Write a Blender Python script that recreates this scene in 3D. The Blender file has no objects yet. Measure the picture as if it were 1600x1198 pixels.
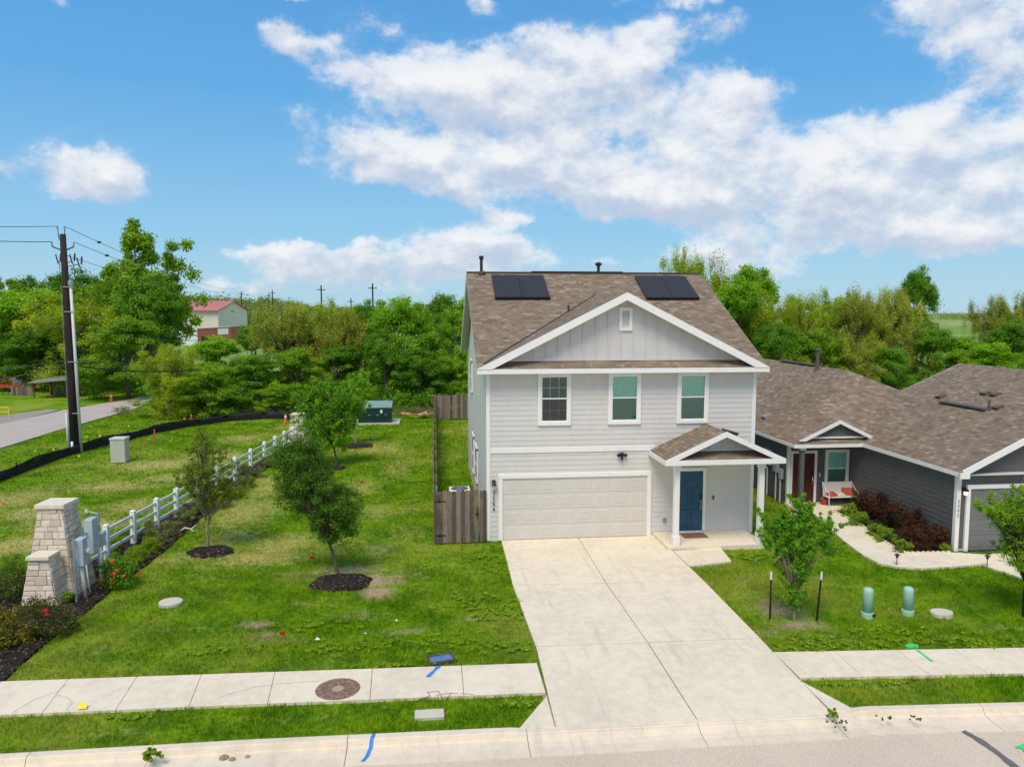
import bpy, math, random
import numpy as np
from mathutils import Vector, Matrix
from math import radians, sin, cos, pi
S = bpy.context.scene
# ------------------------------------------------------------------ camera
F_, YAW, PIT, CH = 1185.2, .1061, .0940, 7.587       # focal length in photo pixels, yaw, pitch, height
cd = bpy.data.cameras.new('camera'); cam = bpy.data.objects.new('camera', cd); S.collection.objects.link(cam)
cam.location = (0, 0, CH); cam.rotation_euler = (pi/2 - PIT, 0, -YAW)
cd.sensor_width = 36; cd.lens = 36*F_/1600; cd.clip_start = .1; cd.clip_end = 6000
S.camera = cam
# ------------------------------------------------------------------ sun, exposure
SUN_EL, SUN_AZ = radians(58), radians(205)            # azimuth clockwise from +Y: behind the camera, a little left
ld = bpy.data.lights.new('sun', 'SUN'); ld.energy = 2.1; ld.angle = radians(28); ld.color = (1, .915, .78)
sun = bpy.data.objects.new('sun', ld); S.collection.objects.link(sun)
sd = Vector((sin(SUN_AZ)*cos(SUN_EL), cos(SUN_AZ)*cos(SUN_EL), sin(SUN_EL)))
sun.rotation_euler = sd.to_track_quat('Z', 'Y').to_euler()
S.view_settings.view_transform = 'Standard'; S.view_settings.look = 'None'
S.view_settings.gamma = 1; S.view_settings.exposure = .52
S.render.engine = 'CYCLES'
S.render.resolution_x = 1024; S.render.resolution_y = 766
S.cycles.max_bounces = 6; S.cycles.transparent_max_bounces = 8

# ------------------------------------------------------------------ node helper
class NT:
    def __init__(s, tree): s.t = tree
    def n(s, typ, inp=None, **props):
        nd = s.t.nodes.new(typ)
        for k, v in props.items(): setattr(nd, k, v)
        for k, v in (inp or {}).items():
            sock = nd.inputs[k]
            if isinstance(v, bpy.types.NodeSocket): s.t.links.new(v, sock)
            elif isinstance(v, bpy.types.Node): s.t.links.new(v.outputs[0], sock)
            else: sock.default_value = v
        return nd
    def m(s, op, a, b=0., c=0., clamp=False):
        return s.n('ShaderNodeMath', {0: a, 1: b, 2: c}, operation=op, use_clamp=clamp).outputs[0]
    def v(s, op, a, b=(0, 0, 0)):
        nd = s.n('ShaderNodeVectorMath', {0: a, 1: b}, operation=op)
        return nd.outputs[1] if op in ('LENGTH', 'DOT_PRODUCT', 'DISTANCE') else nd.outputs[0]
    def mix(s, f, a, b, mode='MIX'):
        return s.n('ShaderNodeMix', {0: f, 6: a, 7: b}, data_type='RGBA', blend_type=mode).outputs[2]
    def noise(s, vec, scale, det=3., rough=.55, col=False, dist=0.):
        nd = s.n('ShaderNodeTexNoise', {'Vector': vec, 'Scale': scale, 'Detail': det, 'Roughness': rough, 'Distortion': dist})
        return nd.outputs[1 if col else 0]
    def mr(s, x, a, b, c=0., d=1., smooth=True):
        return s.n('ShaderNodeMapRange', {0: x, 1: a, 2: b, 3: c, 4: d}, interpolation_type='SMOOTHSTEP' if smooth else 'LINEAR').outputs[0]
    def link(s, a, b): s.t.links.new(a, b)
def c4(c): return (c[0], c[1], c[2], 1)

# ------------------------------------------------------------------ world: Nishita sky with fair-weather clouds
W = bpy.data.worlds.new('World'); S.world = W; W.use_nodes = True
W.node_tree.nodes.clear(); N = NT(W.node_tree)
sky = N.n('ShaderNodeTexSky', sky_type='NISHITA', sun_disc=False, sun_elevation=SUN_EL, sun_rotation=SUN_AZ, altitude=100, air_density=1.0, dust_density=.6, ozone_density=2.2)
tc = N.n('ShaderNodeTexCoord'); D = N.v('NORMALIZE', tc.outputs['Generated'])
sp = N.n('ShaderNodeSeparateXYZ', {0: D})
az = N.m('ARCTAN2', sp.outputs[0], sp.outputs[1]); el = N.m('ARCSINE', sp.outputs[2])
P = N.n('ShaderNodeCombineXYZ', {0: az, 1: el, 2: 0.}).outputs[0]
w1 = N.noise(D, 7., 4., .6, True); warp = N.v('SCALE', N.v('SUBTRACT', w1, (.5, .5, .5))); warp.node.inputs['Scale'].default_value = .045
w2 = N.noise(D, 32., 5., .62, True); warp2 = N.v('SCALE', N.v('SUBTRACT', w2, (.5, .5, .5))); warp2.node.inputs['Scale'].default_value = .028
PW = N.v('ADD', N.v('ADD', P, warp), warp2)
CL = [ # photo position of each cloud body and its half sizes; weight
 (120, 262, 62, 42, 1.15), (150, 280, 70, 28, .9), (-12, 262, 34, 16, .9), (95, 8, 18, 14, .7),
 (560, 118, 70, 22, .95), (640, 125, 110, 40, 1.1), (760, 130, 130, 48, 1.15), (880, 110, 90, 52, 1.1), (1000, 125, 110, 48, 1.05), (1100, 165, 80, 34, 1.0),
 (700, 185, 140, 42, 1.05), (900, 190, 190, 58, 1.2), (1060, 200, 110, 46, 1.0),
 (540, 240, 70, 32, .95), (600, 262, 100, 34, .9), (720, 262, 170, 42, 1.0), (900, 275, 200, 48, 1.1), (1080, 280, 170, 55, 1.1), (1000, 330, 150, 28, .9),
 (1200, 235, 90, 40, 1.0), (1210, 300, 140, 60, 1.15), (1330, 345, 140, 44, 1.1), (1270, 375, 110, 26, .9), (1380, 290, 120, 50, 1.1),
 (1400, 205, 90, 28, 1.0), (1500, 225, 130, 40, 1.15), (1600, 250, 120, 70, 1.2), (1480, 290, 150, 40, 1.0), (1500, 372, 110, 24, 1.1), (1600, 330, 110, 50, 1.0),
 (430, 68, 52, 22, .95), (480, 85, 55, 18, .8), (600, 45, 85, 26, .98), (1010, 55, 48, 24, .9), (1150, 40, 70, 26, .85), (1530, 40, 110, 42, .95), (1590, 115, 80, 36, 1.0), (1470, 5, 90, 20, .8), (420, 2, 70, 9, .95), (755, 8, 34, 20, .95), (1070, -5, 150, 14, .9), (690, 85, 50, 12, .6),
 (430, 402, 95, 18, .95), (560, 410, 150, 26, 1.1), (700, 388, 70, 32, 1.15), (780, 400, 75, 26, 1.1), (660, 430, 190, 28, 1.0), (540, 440, 150, 24, .7), (335, 452, 48, 16, 1.0), (400, 458, 40, 10, .9), (1140, 412, 80, 26, 1.15), (1200, 440, 60, 20, .9), (1060, 405, 50, 12, .7), (960, 410, 45, 12, .6), (1190, 160, 60, 24, .66), (1300, 190, 40, 12, .6), (480, 195, 45, 20, .66),
 (790, 342, 34, 13, .8)]
acc_ = None
for px, py, rx, ry, wt in CL:
    a = (px-800)/F_; b = (599-py)/F_
    d = Vector((sin(YAW)*cos(PIT), cos(YAW)*cos(PIT), -sin(PIT))) + a*Vector((cos(YAW), -sin(YAW), 0)) + b*Vector((sin(YAW)*sin(PIT), cos(YAW)*sin(PIT), cos(PIT)))
    d.normalize(); ca, ce = math.atan2(d.x, d.y), math.asin(d.z)
    q = N.v('MULTIPLY', N.v('SUBTRACT', PW, (ca, ce+.004, -1)), (F_/rx/.92, F_/ry/.92, 1))
    w = N.m('MULTIPLY', N.m('EXPONENT', N.m('MULTIPLY', N.v('DOT_PRODUCT', q, q), -.98)), wt*math.exp(.98))
    sc = N.n('ShaderNodeVectorMath', {0: q, 'Scale': w}, operation='SCALE').outputs[0]
    acc_ = sc if acc_ is None else N.v('ADD', acc_, sc)
sa_ = N.n('ShaderNodeSeparateXYZ', {0: acc_}); dens = sa_.outputs[2]; hsum = sa_.outputs[1]
# unseen cloud cover added outside the view to whiten the light on the fronts
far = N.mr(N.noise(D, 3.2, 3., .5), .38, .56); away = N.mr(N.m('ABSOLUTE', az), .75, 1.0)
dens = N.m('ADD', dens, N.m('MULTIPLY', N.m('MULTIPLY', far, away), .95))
Dw = N.v('MULTIPLY', D, (1, 1, 1.7))
fb = N.noise(Dw, 9., 8., .58); fb2 = N.noise(D, 55., 6., .62)
dc = N.m('SUBTRACT', 1., N.m('EXPONENT', N.m('MULTIPLY', dens, -1.15)))
tx = N.m('ADD', N.m('MULTIPLY', N.m('SUBTRACT', fb, .5), 2.0), N.m('MULTIPLY', N.m('SUBTRACT', fb2, .5), .42))
dn = N.m('ADD', dc, N.m('MULTIPLY', tx, N.mr(dens, .03, .45)))
alpha = N.m('ADD', N.m('MULTIPLY', N.mr(dn, .38, .78), .62), N.m('MULTIPLY', N.mr(dn, .22, 1.15), .38))
hh = N.m('DIVIDE', hsum, N.m('ADD', dens, .08))
# the same noise looked up a little towards the sun gives lit tops and shaded bases
Dup = N.v('MULTIPLY', N.v('ADD', D, (-.008, 0, .022)), (1, 1, 1.7)); fbu = N.noise(Dup, 9., 7., .60)
sh = N.m('ADD', N.m('MULTIPLY', hh, .42), N.m('MULTIPLY', N.m('SUBTRACT', fb, fbu), 2.6))
sh = N.m('ADD', sh, N.m('MULTIPLY', N.m('SUBTRACT', fb2, .5), .25))
sh = N.m('ADD', sh, N.m('MULTIPLY', N.mr(dn, .9, .4), .16))
shade = N.mr(sh, -.42, .42)
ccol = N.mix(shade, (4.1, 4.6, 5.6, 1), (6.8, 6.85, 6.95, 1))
lowhaze = N.mr(el, 0., .16, .0, 1.)
rp = N.n('ShaderNodeValToRGB', {0: N.m('MULTIPLY', el, 1.6)}); e_ = rp.color_ramp.elements
e_[0].position = 0; e_[0].color = (.42, .66, .80, 1); e_[1].position = .95; e_[1].color = (.050, .25, .64, 1)
for p_, c_ in ((.16, (.27, .57, .83, 1)), (.42, (.12, .42, .80, 1))): q_ = e_.new(p_); q_.color = c_
tint = N.v('SCALE', rp.outputs[0]); tint.node.inputs['Scale'].default_value = 7.4
skyc = N.mix(.88, sky.outputs[0], tint)
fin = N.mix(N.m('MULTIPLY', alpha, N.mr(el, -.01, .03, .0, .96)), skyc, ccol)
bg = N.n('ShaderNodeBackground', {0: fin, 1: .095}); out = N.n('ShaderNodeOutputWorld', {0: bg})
W.cycles.sampling_method = 'MANUAL'; W.cycles.sample_map_resolution = 512

# ------------------------------------------------------------------ places: photo pixel -> point in the world
def ray(px, py):
    f = Vector((sin(YAW)*cos(PIT), cos(YAW)*cos(PIT), -sin(PIT))); r = Vector((cos(YAW), -sin(YAW), 0)); u = r.cross(f)
    return f + r*((px-800)/F_) + u*((599-py)/F_)
C0 = Vector((0, 0, CH))
def G(px, py, z=0.): d = ray(px, py); return C0 + d*((z-CH)/d.z)
def GY(px, py, Y): d = ray(px, py); return C0 + d*(Y/d.y)
def GX(px, py, X): d = ray(px, py); return C0 + d*(X/d.x)

# ------------------------------------------------------------------ materials
MATS = {}
def newmat(name):
    m = bpy.data.materials.new(name); m.use_nodes = True; m.node_tree.nodes.clear(); return m, NT(m.node_tree)
def finish(m, N, col, rough=.7, bump=None, bs=.3, bd=.01, metal=0., spec=.5, **kw):
    inp = {'Base Color': col, 'Roughness': rough, 'Metallic': metal, 'Specular IOR Level': spec}
    inp.update(kw)
    if bump is not None: inp['Normal'] = N.n('ShaderNodeBump', {'Height': bump, 'Strength': bs, 'Distance': bd}).outputs[0]
    b = N.n('ShaderNodeBsdfPrincipled', inp); N.n('ShaderNodeOutputMaterial', {0: b}); return m
def wpos(N): return N.n('ShaderNodeNewGeometry').outputs['Position']
def plain(name, col, rough=.6, var=.12, scale=6., metal=0., spec=.4, dirt=0., stretch=(1, 1, 1)):
    """painted or bare surface: two scales of mottling, a little bump, optional streaky dirt"""
    if name in MATS: return MATS[name]
    m, N = newmat(name); P = N.v('MULTIPLY', wpos(N), stretch)
    a = N.noise(P, scale, 5.); b = N.noise(P, scale*9, 3.)
    f = N.m('ADD', N.m('MULTIPLY', a, .7), N.m('MULTIPLY', b, .3))
    lo = tuple(x*(1-var) for x in col); hi = tuple(min(1, x*(1+var)) for x in col)
    c = N.mix(N.mr(f, .3, .7), c4(lo), c4(hi))
    if dirt:
        d = N.noise(N.v('MULTIPLY', P, (3, 3, .5)), 1.3, 5., .65)
        c = N.mix(N.m('MULTIPLY', N.mr(d, .5, .78), dirt), c, (.16, .12, .08, 1))
    MATS[name] = finish(m, N, c, rough, b, .12, .004, metal, spec); return MATS[name]

def shingle_mat(name, tones):
    m, N = newmat(name); uv = N.n('ShaderNodeUVMap').outputs[0]
    s = N.n('ShaderNodeSeparateXYZ', {0: uv}); u, v = s.outputs[0], s.outputs[1]
    row = N.m('FLOOR', N.m('DIVIDE', v, .145)); fr = N.m('FRACT', N.m('DIVIDE', v, .145))
    def tabs(width, seed):
        off = N.n('ShaderNodeTexWhiteNoise', {'Vector': N.n('ShaderNodeCombineXYZ', {0: row, 1: seed}).outputs[0]}).outputs[0]
        cu = N.m('ADD', N.m('DIVIDE', u, width), N.m('MULTIPLY', off, 7.))
        cell = N.n('ShaderNodeCombineXYZ', {0: N.m('FLOOR', cu), 1: row, 2: seed}).outputs[0]
        return N.n('ShaderNodeTexWhiteNoise', {'Vector': cell}).outputs[0], N.m('FRACT', cu)
    t1, f1 = tabs(.26, 1.); t2, f2 = tabs(.62, 5.); t3, f3 = tabs(.17, 9.)
    t = N.m('ADD', N.m('MULTIPLY', t1, .48), N.m('ADD', N.m('MULTIPLY', t2, .17), N.m('MULTIPLY', t3, .35)))
    cr = N.n('ShaderNodeValToRGB', {0: t}); el_ = cr.color_ramp.elements
    el_[0].position = .15; el_[0].color = c4(tones[0]); el_[1].position = .85; el_[1].color = c4(tones[-1])
    for i, tcx in enumerate(tones[1:-1]):
        e = el_.new(.15+.7*(i+1)/(len(tones)-1)); e.color = c4(tcx)
    c = cr.outputs[0]
    c = N.mix(N.m('MULTIPLY', N.mr(fr, .16, .02), .75), c, (.035, .028, .024, 1))      # shadow line along each course's butt edge, painted into the colour
    gr = N.noise(wpos(N), 240., 2.); big = N.noise(wpos(N), .5, 4.)
    c = N.mix(N.m('MULTIPLY', N.mr(gr, .35, .65), .28), c, (.08, .066, .056, 1))
    c = N.mix(N.m('MULTIPLY', N.mr(big, .4, .75), .18), c, (.15, .115, .085, 1))
    hgt = N.m('ADD', N.m('MULTIPLY', N.m('SUBTRACT', 1., fr), .7), N.m('ADD', N.m('MULTIPLY', t1, .45), N.m('MULTIPLY', gr, .18)))
    return finish(m, N, c, .93, hgt, .8, .012, spec=.15)
M_shingle = shingle_mat('shingle brown', [(.185, .134, .090), (.232, .171, .116), (.260, .196, .133), (.295, .224, .155), (.39, .312, .222)])

def concrete_mat(name, col, stain=.35, rust=.12):
    m, N = newmat(name); P = wpos(N)
    a = N.noise(P, .55, 6., .6); b = N.noise(P, 4., 6., .65); c_ = N.noise(P, 70., 3.); st = N.noise(N.v('MULTIPLY', P, (2.2, .28, 1)), 1.4, 6., .68)
    lo = tuple(x*.89 for x in col); hi = tuple(min(1, x*1.04) for x in col)
    c = N.mix(N.mr(N.m('ADD', N.m('MULTIPLY', a, .45), N.m('MULTIPLY', b, .55)), .36, .60), c4(lo), c4(hi))
    c = N.mix(N.m('MULTIPLY', N.mr(st, .53, .78), stain), c, (.33, .28, .22, 1))
    tm_ = N.noise(N.v('MULTIPLY', P, (5.5, .22, 1)), 1., 5., .7); c = N.mix(N.m('MULTIPLY', N.mr(tm_, .56, .74), stain*.9), c, (.36, .30, .235, 1))
    c = N.mix(N.m('MULTIPLY', N.mr(N.noise(P, 1.9, 7., .75), .60, .75), rust), c, (.42, .26, .14, 1))
    c = N.mix(N.m('MULTIPLY', N.mr(c_, .42, .68), .16), c, (.24, .21, .18, 1))
    spk = N.n('ShaderNodeTexVoronoi', {'Vector': P, 'Scale': 5.}).outputs[0]
    c = N.mix(N.m('MULTIPLY', N.mr(spk, .06, .03), .45), c, (.12, .10, .08, 1))
    return finish(m, N, c, .88, N.m('ADD', c_, N.m('MULTIPLY', b, .5)), .25, .006, spec=.25)
M_conc = concrete_mat('concrete', (.78, .675, .505), .34)
M_walk = concrete_mat('sidewalk concrete', (.79, .68, .51), .16, .1)
M_curb = concrete_mat('kerb concrete', (.76, .64, .48), .42, .2)
M_lid = concrete_mat('lid concrete', (.60, .55, .45), .3, .1)

def asphalt(name, col, c2):
    m, N = newmat(name); P = wpos(N)
    a = N.noise(P, .6, 5.); b = N.noise(P, 45., 3., .7); v = N.n('ShaderNodeTexVoronoi', {'Vector': P, 'Scale': 70.}).outputs[1]
    c = N.mix(N.mr(a, .35, .68), c4(col), c4(c2)); c = N.mix(.4, c, N.mix(N.mr(b, .3, .7), (.28, .23, .175, 1), (.80, .66, .50, 1)))
    c = N.mix(.12, c, v, 'OVERLAY')
    return finish(m, N, c, .9, b, .5, .006, spec=.25)
M_asph = asphalt('worn asphalt', (.62, .51, .385), (.70, .58, .44))
M_road = asphalt('country road asphalt', (.40, .345, .33), (.47, .40, .385))

# lawn colour, shared by the ground sheet and the blades so both always agree
LG = bpy.data.node_groups.new('LawnColour', 'ShaderNodeTree'); LG.interface.new_socket('Color', in_out='OUTPUT', socket_type='NodeSocketColor')
N = NT(LG); P = wpos(N); gout = N.n('NodeGroupOutput')
P2 = N.v('MULTIPLY', P, (1, 1, 0))
n1 = N.noise(P2, .16, 4., .6); n2 = N.noise(P2, .9, 5., .62); n3 = N.noise(P2, 6., 4., .65); n4 = N.noise(P2, 34., 3., .6); n5 = N.noise(P2, 2.6, 5., .7)
col = N.mix(N.mr(N.m('ADD', N.m('MULTIPLY', n2, .55), N.m('MULTIPLY', n3, .45)), .38, .62), (.085, .215, .005, 1), (.245, .400, .010, 1))
col = N.mix(N.m('MULTIPLY', N.mr(n1, .46, .66), .45), col, (.50, .47, .09, 1))
col = N.mix(N.m('MULTIPLY', N.mr(n4, .55, .75), .4), col, (.42, .46, .07, 1))
PATCH = [
 (120, 820, 2.2, 1.2, 1., 's'), (20, 780, 1.5, 2.5, .8, 's'), (210, 790, 1.5, 1.6, .8, 's'), (290, 745, 2.4, 1.2, .9, 's'), (400, 870, 1.8, 1.0, .8, 's'), (360, 840, 1.2, 1.6, .7, 's'), (590, 800, .9, 1.6, .5, 's'), (690, 880, 1.2, .9, .3, 's'), (620, 900, 1.2, .8, .45, 's'), (500, 940, 1.6, .5, .4, 's'), (300, 980, 1.6, .4, .35, 's'), (430, 1000, 1.4, .3, .35, 's'), # photo px, half sizes in metres, strength, colour
 # mown common: straw-coloured lanes
 (60, 800, 1.6, 1.5, .9, 's'), (170, 760, 2.6, 1.3, .85, 's'), (250, 725, 2.6, 1.6, .9, 's'), (330, 715, 2.0, 2.5, .9, 's'), (30, 850, 1.4, 1.4, .9, 's'), (380, 685, 1.8, 2.2, .7, 's'),
 (300, 790, .8, 2.0, .5, 's'), (90, 730, 2.2, 1.5, .25, 's'),
 # common lawn between the fence and the lot
 (380, 800, 1.5, 3.0, .8, 's'), (440, 850, 1.4, 1.5, .75, 's'), (330, 900, 1.5, .8, .35, 's'), (300, 870, 1.5, .8, .6, 's'), (560, 760, 1.3, 2.6, .6, 's'), (620, 730, 1.0, 3.5, .55, 's'), (600, 700, 1.6, 2.6, .55, 's'), (640, 790, .8, 2.0, .4, 's'),
 (640, 830, .9, 1.3, .5, 's'), (420, 760, 1.0, 3.0, .7, 's'), (540, 850, 1.5, 1.4, .4, 's'), (180, 1010, 1.0, .35, .3, 's'), (470, 900, 1.2, .8, .6, 'd'),
 # bare earth round the mulch ring and in front of it
 (580, 905, .85, .5, 1.1, 'e'), (590, 925, .5, .45, 1.2, 'e'), (545, 888, 1.3, .45, .7, 'e'), (596, 855, .7, .9, .55, 'e'), (400, 975, .45, .3, .85, 'e'), (560, 960, .9, .35, .45, 'e'), (630, 985, .8, .3, .55, 'e'), (420, 990, .5, .3, .6, 'e'), (730, 965, .3, .2, .5, 'e'), 
 # right lot
 (1215, 950, .75, .8, .75, 'e'), (1165, 905, .6, .7, .5, 'd'), (1195, 985, .6, .35, .5, 'e'), (1250, 975, .9, .4, .7, 'e'), (1205, 850, .5, .9, .6, 'e'), (1300, 990, 1.2, .4, .35, 's'), (1290, 900, .9, .7, .35, 's'), (1400, 1070, 2.5, .25, .35, 's'), (1560, 980, 1.1, .4, .4, 's'), (1210, 810, .4, 1.8, .5, 'd'),
 (150, 1145, 1.5, .25, .4, 's'), (470, 1120, 1.5, .25, .3, 's')]
PC = {'s': (.62, .54, .20, 1), 'e': (.55, .42, .27, 1), 'd': (.40, .33, .13, 1)}
for k in 'sde':
    acc = None
    for px, py, rx, ry, st, kk in PATCH:
        if kk != k: continue
        g = G(px, py); q = N.v('MULTIPLY', N.v('SUBTRACT', P2, (g.x, g.y, 0)), (1/rx, 1/ry, 0))
        w = N.m('MULTIPLY', N.m('EXPONENT', N.m('MULTIPLY', N.v('DOT_PRODUCT', q, q), -.9)), st)
        acc = w if acc is None else N.m('MAXIMUM', acc, w)
    nn = N.m('ADD', N.m('MULTIPLY', n5, .5), N.m('ADD', N.m('MULTIPLY', n3, .3), N.m('MULTIPLY', n4, .2)))
    msk = N.mr(N.m('ADD', acc, N.m('MULTIPLY', N.m('SUBTRACT', nn, .5), 2.8)), .20, .98)
    msk = N.m('MULTIPLY', msk, N.mr(acc, .05, .35)); msk = N.m('MULTIPLY', msk, 1. if k == 'e' else .86)
    col = N.mix(msk, col, PC[k])
# scattered dry flecks everywhere
col = N.mix(N.m('MULTIPLY', N.mr(n5, .60, .74), .5), col, (.30, .27, .09, 1))
N.link(col, gout.inputs[0])
def lawn_mat(name, blade):
    m, N = newmat(name)
    g = N.n('ShaderNodeGroup'); g.node_tree = LG; c = g.outputs[0]
    if blade:
        t = N.n('ShaderNodeAttribute', attribute_name='tint').outputs['Fac']
        c = N.mix(1., c, N.mix(t, (.70, .76, .6, 1), (1.55, 1.45, 1.35, 1)), 'MULTIPLY')
        d = N.n('ShaderNodeBsdfDiffuse', {0: c}); tr = N.n('ShaderNodeBsdfTranslucent', {0: c})
        mx = N.n('ShaderNodeMixShader', {0: .35, 1: d.outputs[0], 2: tr.outputs[0]}); N.n('ShaderNodeOutputMaterial', {0: mx}); return m
    P = wpos(N); a = N.noise(P, 55., 4., .7); b = N.noise(P, 9., 4., .7)
    c = N.mix(1., c, N.mix(N.mr(N.m('ADD', N.m('MULTIPLY', a, .6), N.m('MULTIPLY', b, .4)), .36, .64), (.72, .76, .7, 1), (1.25, 1.2, 1.2, 1)), 'MULTIPLY')
    return finish(m, N, c, .95, N.m('ADD', a, b), 1., .05, spec=.1)
M_lawn = lawn_mat('lawn', False); M_blade = lawn_mat('grass blades', True)

def leaf_mat(name, dark, light, trans=.45, gloss=.012):
    m, N = newmat(name); t = N.n('ShaderNodeAttribute', attribute_name='tint').outputs['Fac']
    oi = N.n('ShaderNodeObjectInfo').outputs['Random']
    f = N.m('ADD', t, N.m('MULTIPLY', N.m('SUBTRACT', oi, .5), .3), clamp=True)
    c = N.mix(f, c4(dark), c4(light))
    d = N.n('ShaderNodeBsdfDiffuse', {0: c}); tr = N.n('ShaderNodeBsdfTranslucent', {0: N.mix(.35, c, (.30, .42, .03, 1))})
    mx = N.n('ShaderNodeMixShader', {0: trans, 1: d.outputs[0], 2: tr.outputs[0]})
    gl = N.n('ShaderNodeBsdfGlossy', {0: (.75, .8, .6, 1), 1: .5}); mx2 = N.n('ShaderNodeMixShader', {0: gloss, 1: mx.outputs[0], 2: gl.outputs[0]})
    N.n('ShaderNodeOutputMaterial', {0: mx2}); return m
L_mid = leaf_mat('leaves mid green', (0.101, 0.250, 0.014), (0.370, 0.577, 0.031))
L_dark = leaf_mat('leaves dark green', (0.070, 0.204, 0.016), (0.238, 0.478, 0.029))
L_bright = leaf_mat('leaves bright green', (0.127, 0.340, 0.013), (0.420, 0.702, 0.029))
L_willow = leaf_mat('leaves yellow green', (0.241, 0.364, 0.018), (0.641, 0.716, 0.046))
L_olive = leaf_mat('leaves olive gold', (0.215, 0.280, 0.026), (0.618, 0.611, 0.091))
L_oak = leaf_mat('leaves young oak', (0.088, 0.160, 0.013), (0.339, 0.396, 0.044))
L_elm = leaf_mat('leaves fresh green', (0.090, 0.273, 0.015), (0.315, 0.619, 0.038))
L_red = leaf_mat('leaves dark red', (.028, .012, .009), (.125, .042, .026), .2)
L_rose = leaf_mat('leaves rose bush', (0.044, 0.094, 0.011), (0.219, 0.283, 0.044))
L_box = leaf_mat('leaves box shrub', (0.110, 0.227, 0.011), (0.416, 0.585, 0.033))
L_sage = leaf_mat('leaves grey green', (0.110, 0.142, 0.039), (0.372, 0.396, 0.121))
L_far = leaf_mat('leaves far off', (0.131, 0.198, 0.044), (0.329, 0.378, 0.088))  # muted green carries the distance haze in the leaf colour
L_strawg = leaf_mat('dry stalks', (.15, .13, .05), (.40, .34, .18))
M_bark = plain('bark', (.11, .085, .062), .9, .35, 14., stretch=(1, 1, .3))
M_barkl = plain('pale bark', (.30, .235, .17), .9, .3, 18., stretch=(1, 1, .3))
def petal(name, c): return leaf_mat(name, tuple(x*.75 for x in c), c, .2)
M_orange = petal('orange petals', (.95, .16, .03)); M_pink = petal('crimson petals', (.85, .03, .09))

M_siding = plain('siding warm grey', (.645, .61, .565), .6, .03, 3., dirt=.05)
M_siding_l = plain('side wall siding light-lifted', (.78, .71, .61), .6, .04, 3., dirt=.05)  # colour warmed and raised to make up for weak bluish light on this wall
M_white = plain('white trim paint', (.83, .80, .755), .5, .03, 4., dirt=.05)
M_panelw = plain('gable siding grey', (.615, .59, .55), .6, .03, 3.)
M_soffit = plain('soffit paint', (.62, .61, .58), .6, .04, 3.)
M_gdoor = plain('garage door paint', (.635, .59, .53), .45, .03, 2., dirt=.04)
M_teal = plain('door teal paint', (.022, .088, .155), .38, .1, 5.)
M_reddoor = plain('door red paint', (.085, .018, .014), .4, .1, 5.)
M_dsiding = plain('siding dark slate', (.108, .106, .102), .6, .08, 3., dirt=.04)
M_dgar = plain('dark garage door paint', (.165, .165, .165), .5, .05, 3.)
M_black = plain('black plastic', (.012, .012, .014), .45, .2, 20.)
M_vent = plain('roof vent brown', (.115, .09, .075), .7, .2, 20.)
M_dark = plain('dark metal', (.045, .042, .04), .5, .25, 20., metal=.3)
M_brass = plain('aged nickel', (.42, .36, .27), .3, .1, 20., metal=.9)
M_galv = plain('galvanised metal', (.42, .44, .46), .42, .15, 16., metal=.6)
M_elec = plain('meter box grey paint', (.42, .48, .53), .5, .06, 6., dirt=.05)
M_pvc = plain('pvc conduit', (.62, .61, .60), .45, .05, 10.)
M_vinyl = plain('white vinyl', (.82, .81, .79), .4, .03, 5., dirt=.06)
M_cab = plain('beige utility cabinet', (.50, .50, .40), .6, .05, 4.)
M_cabtop = plain('cabinet lid', (.58, .60, .52), .6, .05, 4.)
M_trafo = plain('dark green enamel', (.012, .045, .035), .35, .15, 3.)
M_trafotop = plain('transformer lid', (.22, .33, .30), .3, .15, 3.)
M_ped = plain('pale green plastic', (.34, .56, .43), .5, .06, 8., dirt=.08)
M_creo = plain('creosote pole wood', (.032, .021, .017), .9, .4, 12., stretch=(2, 2, .12))
M_silt = plain('black silt fabric', (.012, .012, .013), .8, .3, 2.5)
M_wire = plain('wire', (.03, .03, .03), .6, .1)
M_cable = plain('weathered cable', (.10, .10, .10), .6, .2)
M_porc = plain('insulator', (.35, .35, .36), .3, .2)
M_orangep = plain('orange plastic', (.85, .12, .03), .5, .05)
M_whitep = plain('white plastic', (.8, .8, .78), .5, .04)
M_yellow = plain('yellow plastic', (.85, .66, .03), .5, .05)
M_redp = plain('red plastic', (.55, .02, .015), .5, .1)
M_bluep = plain('blue spray paint', (.05, .22, .60), .7, .25, 12.)
M_greenp = plain('green spray paint', (.04, .60, .16), .7, .2, 12.)
M_redspray = plain('faded red spray paint', (.62, .30, .22), .8, .1, 12.)
M_meterlid = plain('blue painted lid', (.10, .20, .42), .55, .25, 9.)
M_alu = plain('painted aluminium white', (.66, .63, .58), .45, .05, 8.)
M_cushr = plain('rust red fabric', (.42, .065, .035), .9, .15, 12.)
M_cushc = plain('cream fabric', (.55, .50, .40), .9, .2, 14.)
M_mat = plain('coir mat', (.24, .13, .085), .95, .25, 30.)
M_plaster = plain('church plaster', (.80, .72, .58), .8, .06, 2.)
M_churchroof = plain('red metal roof', (.50, .17, .15), .5, .08, 1.)
M_brickred = plain('red brick wall', (.42, .13, .09), .9, .18, 4.)
M_rustbrown = plain('old boards', (.13, .085, .055), .9, .4, 5.)
M_ply = plain('tan board', (.50, .27, .12), .9, .25, 4.)
M_clear = plain('dirt', (.30, .22, .145), .95, .3, 9.)

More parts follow.
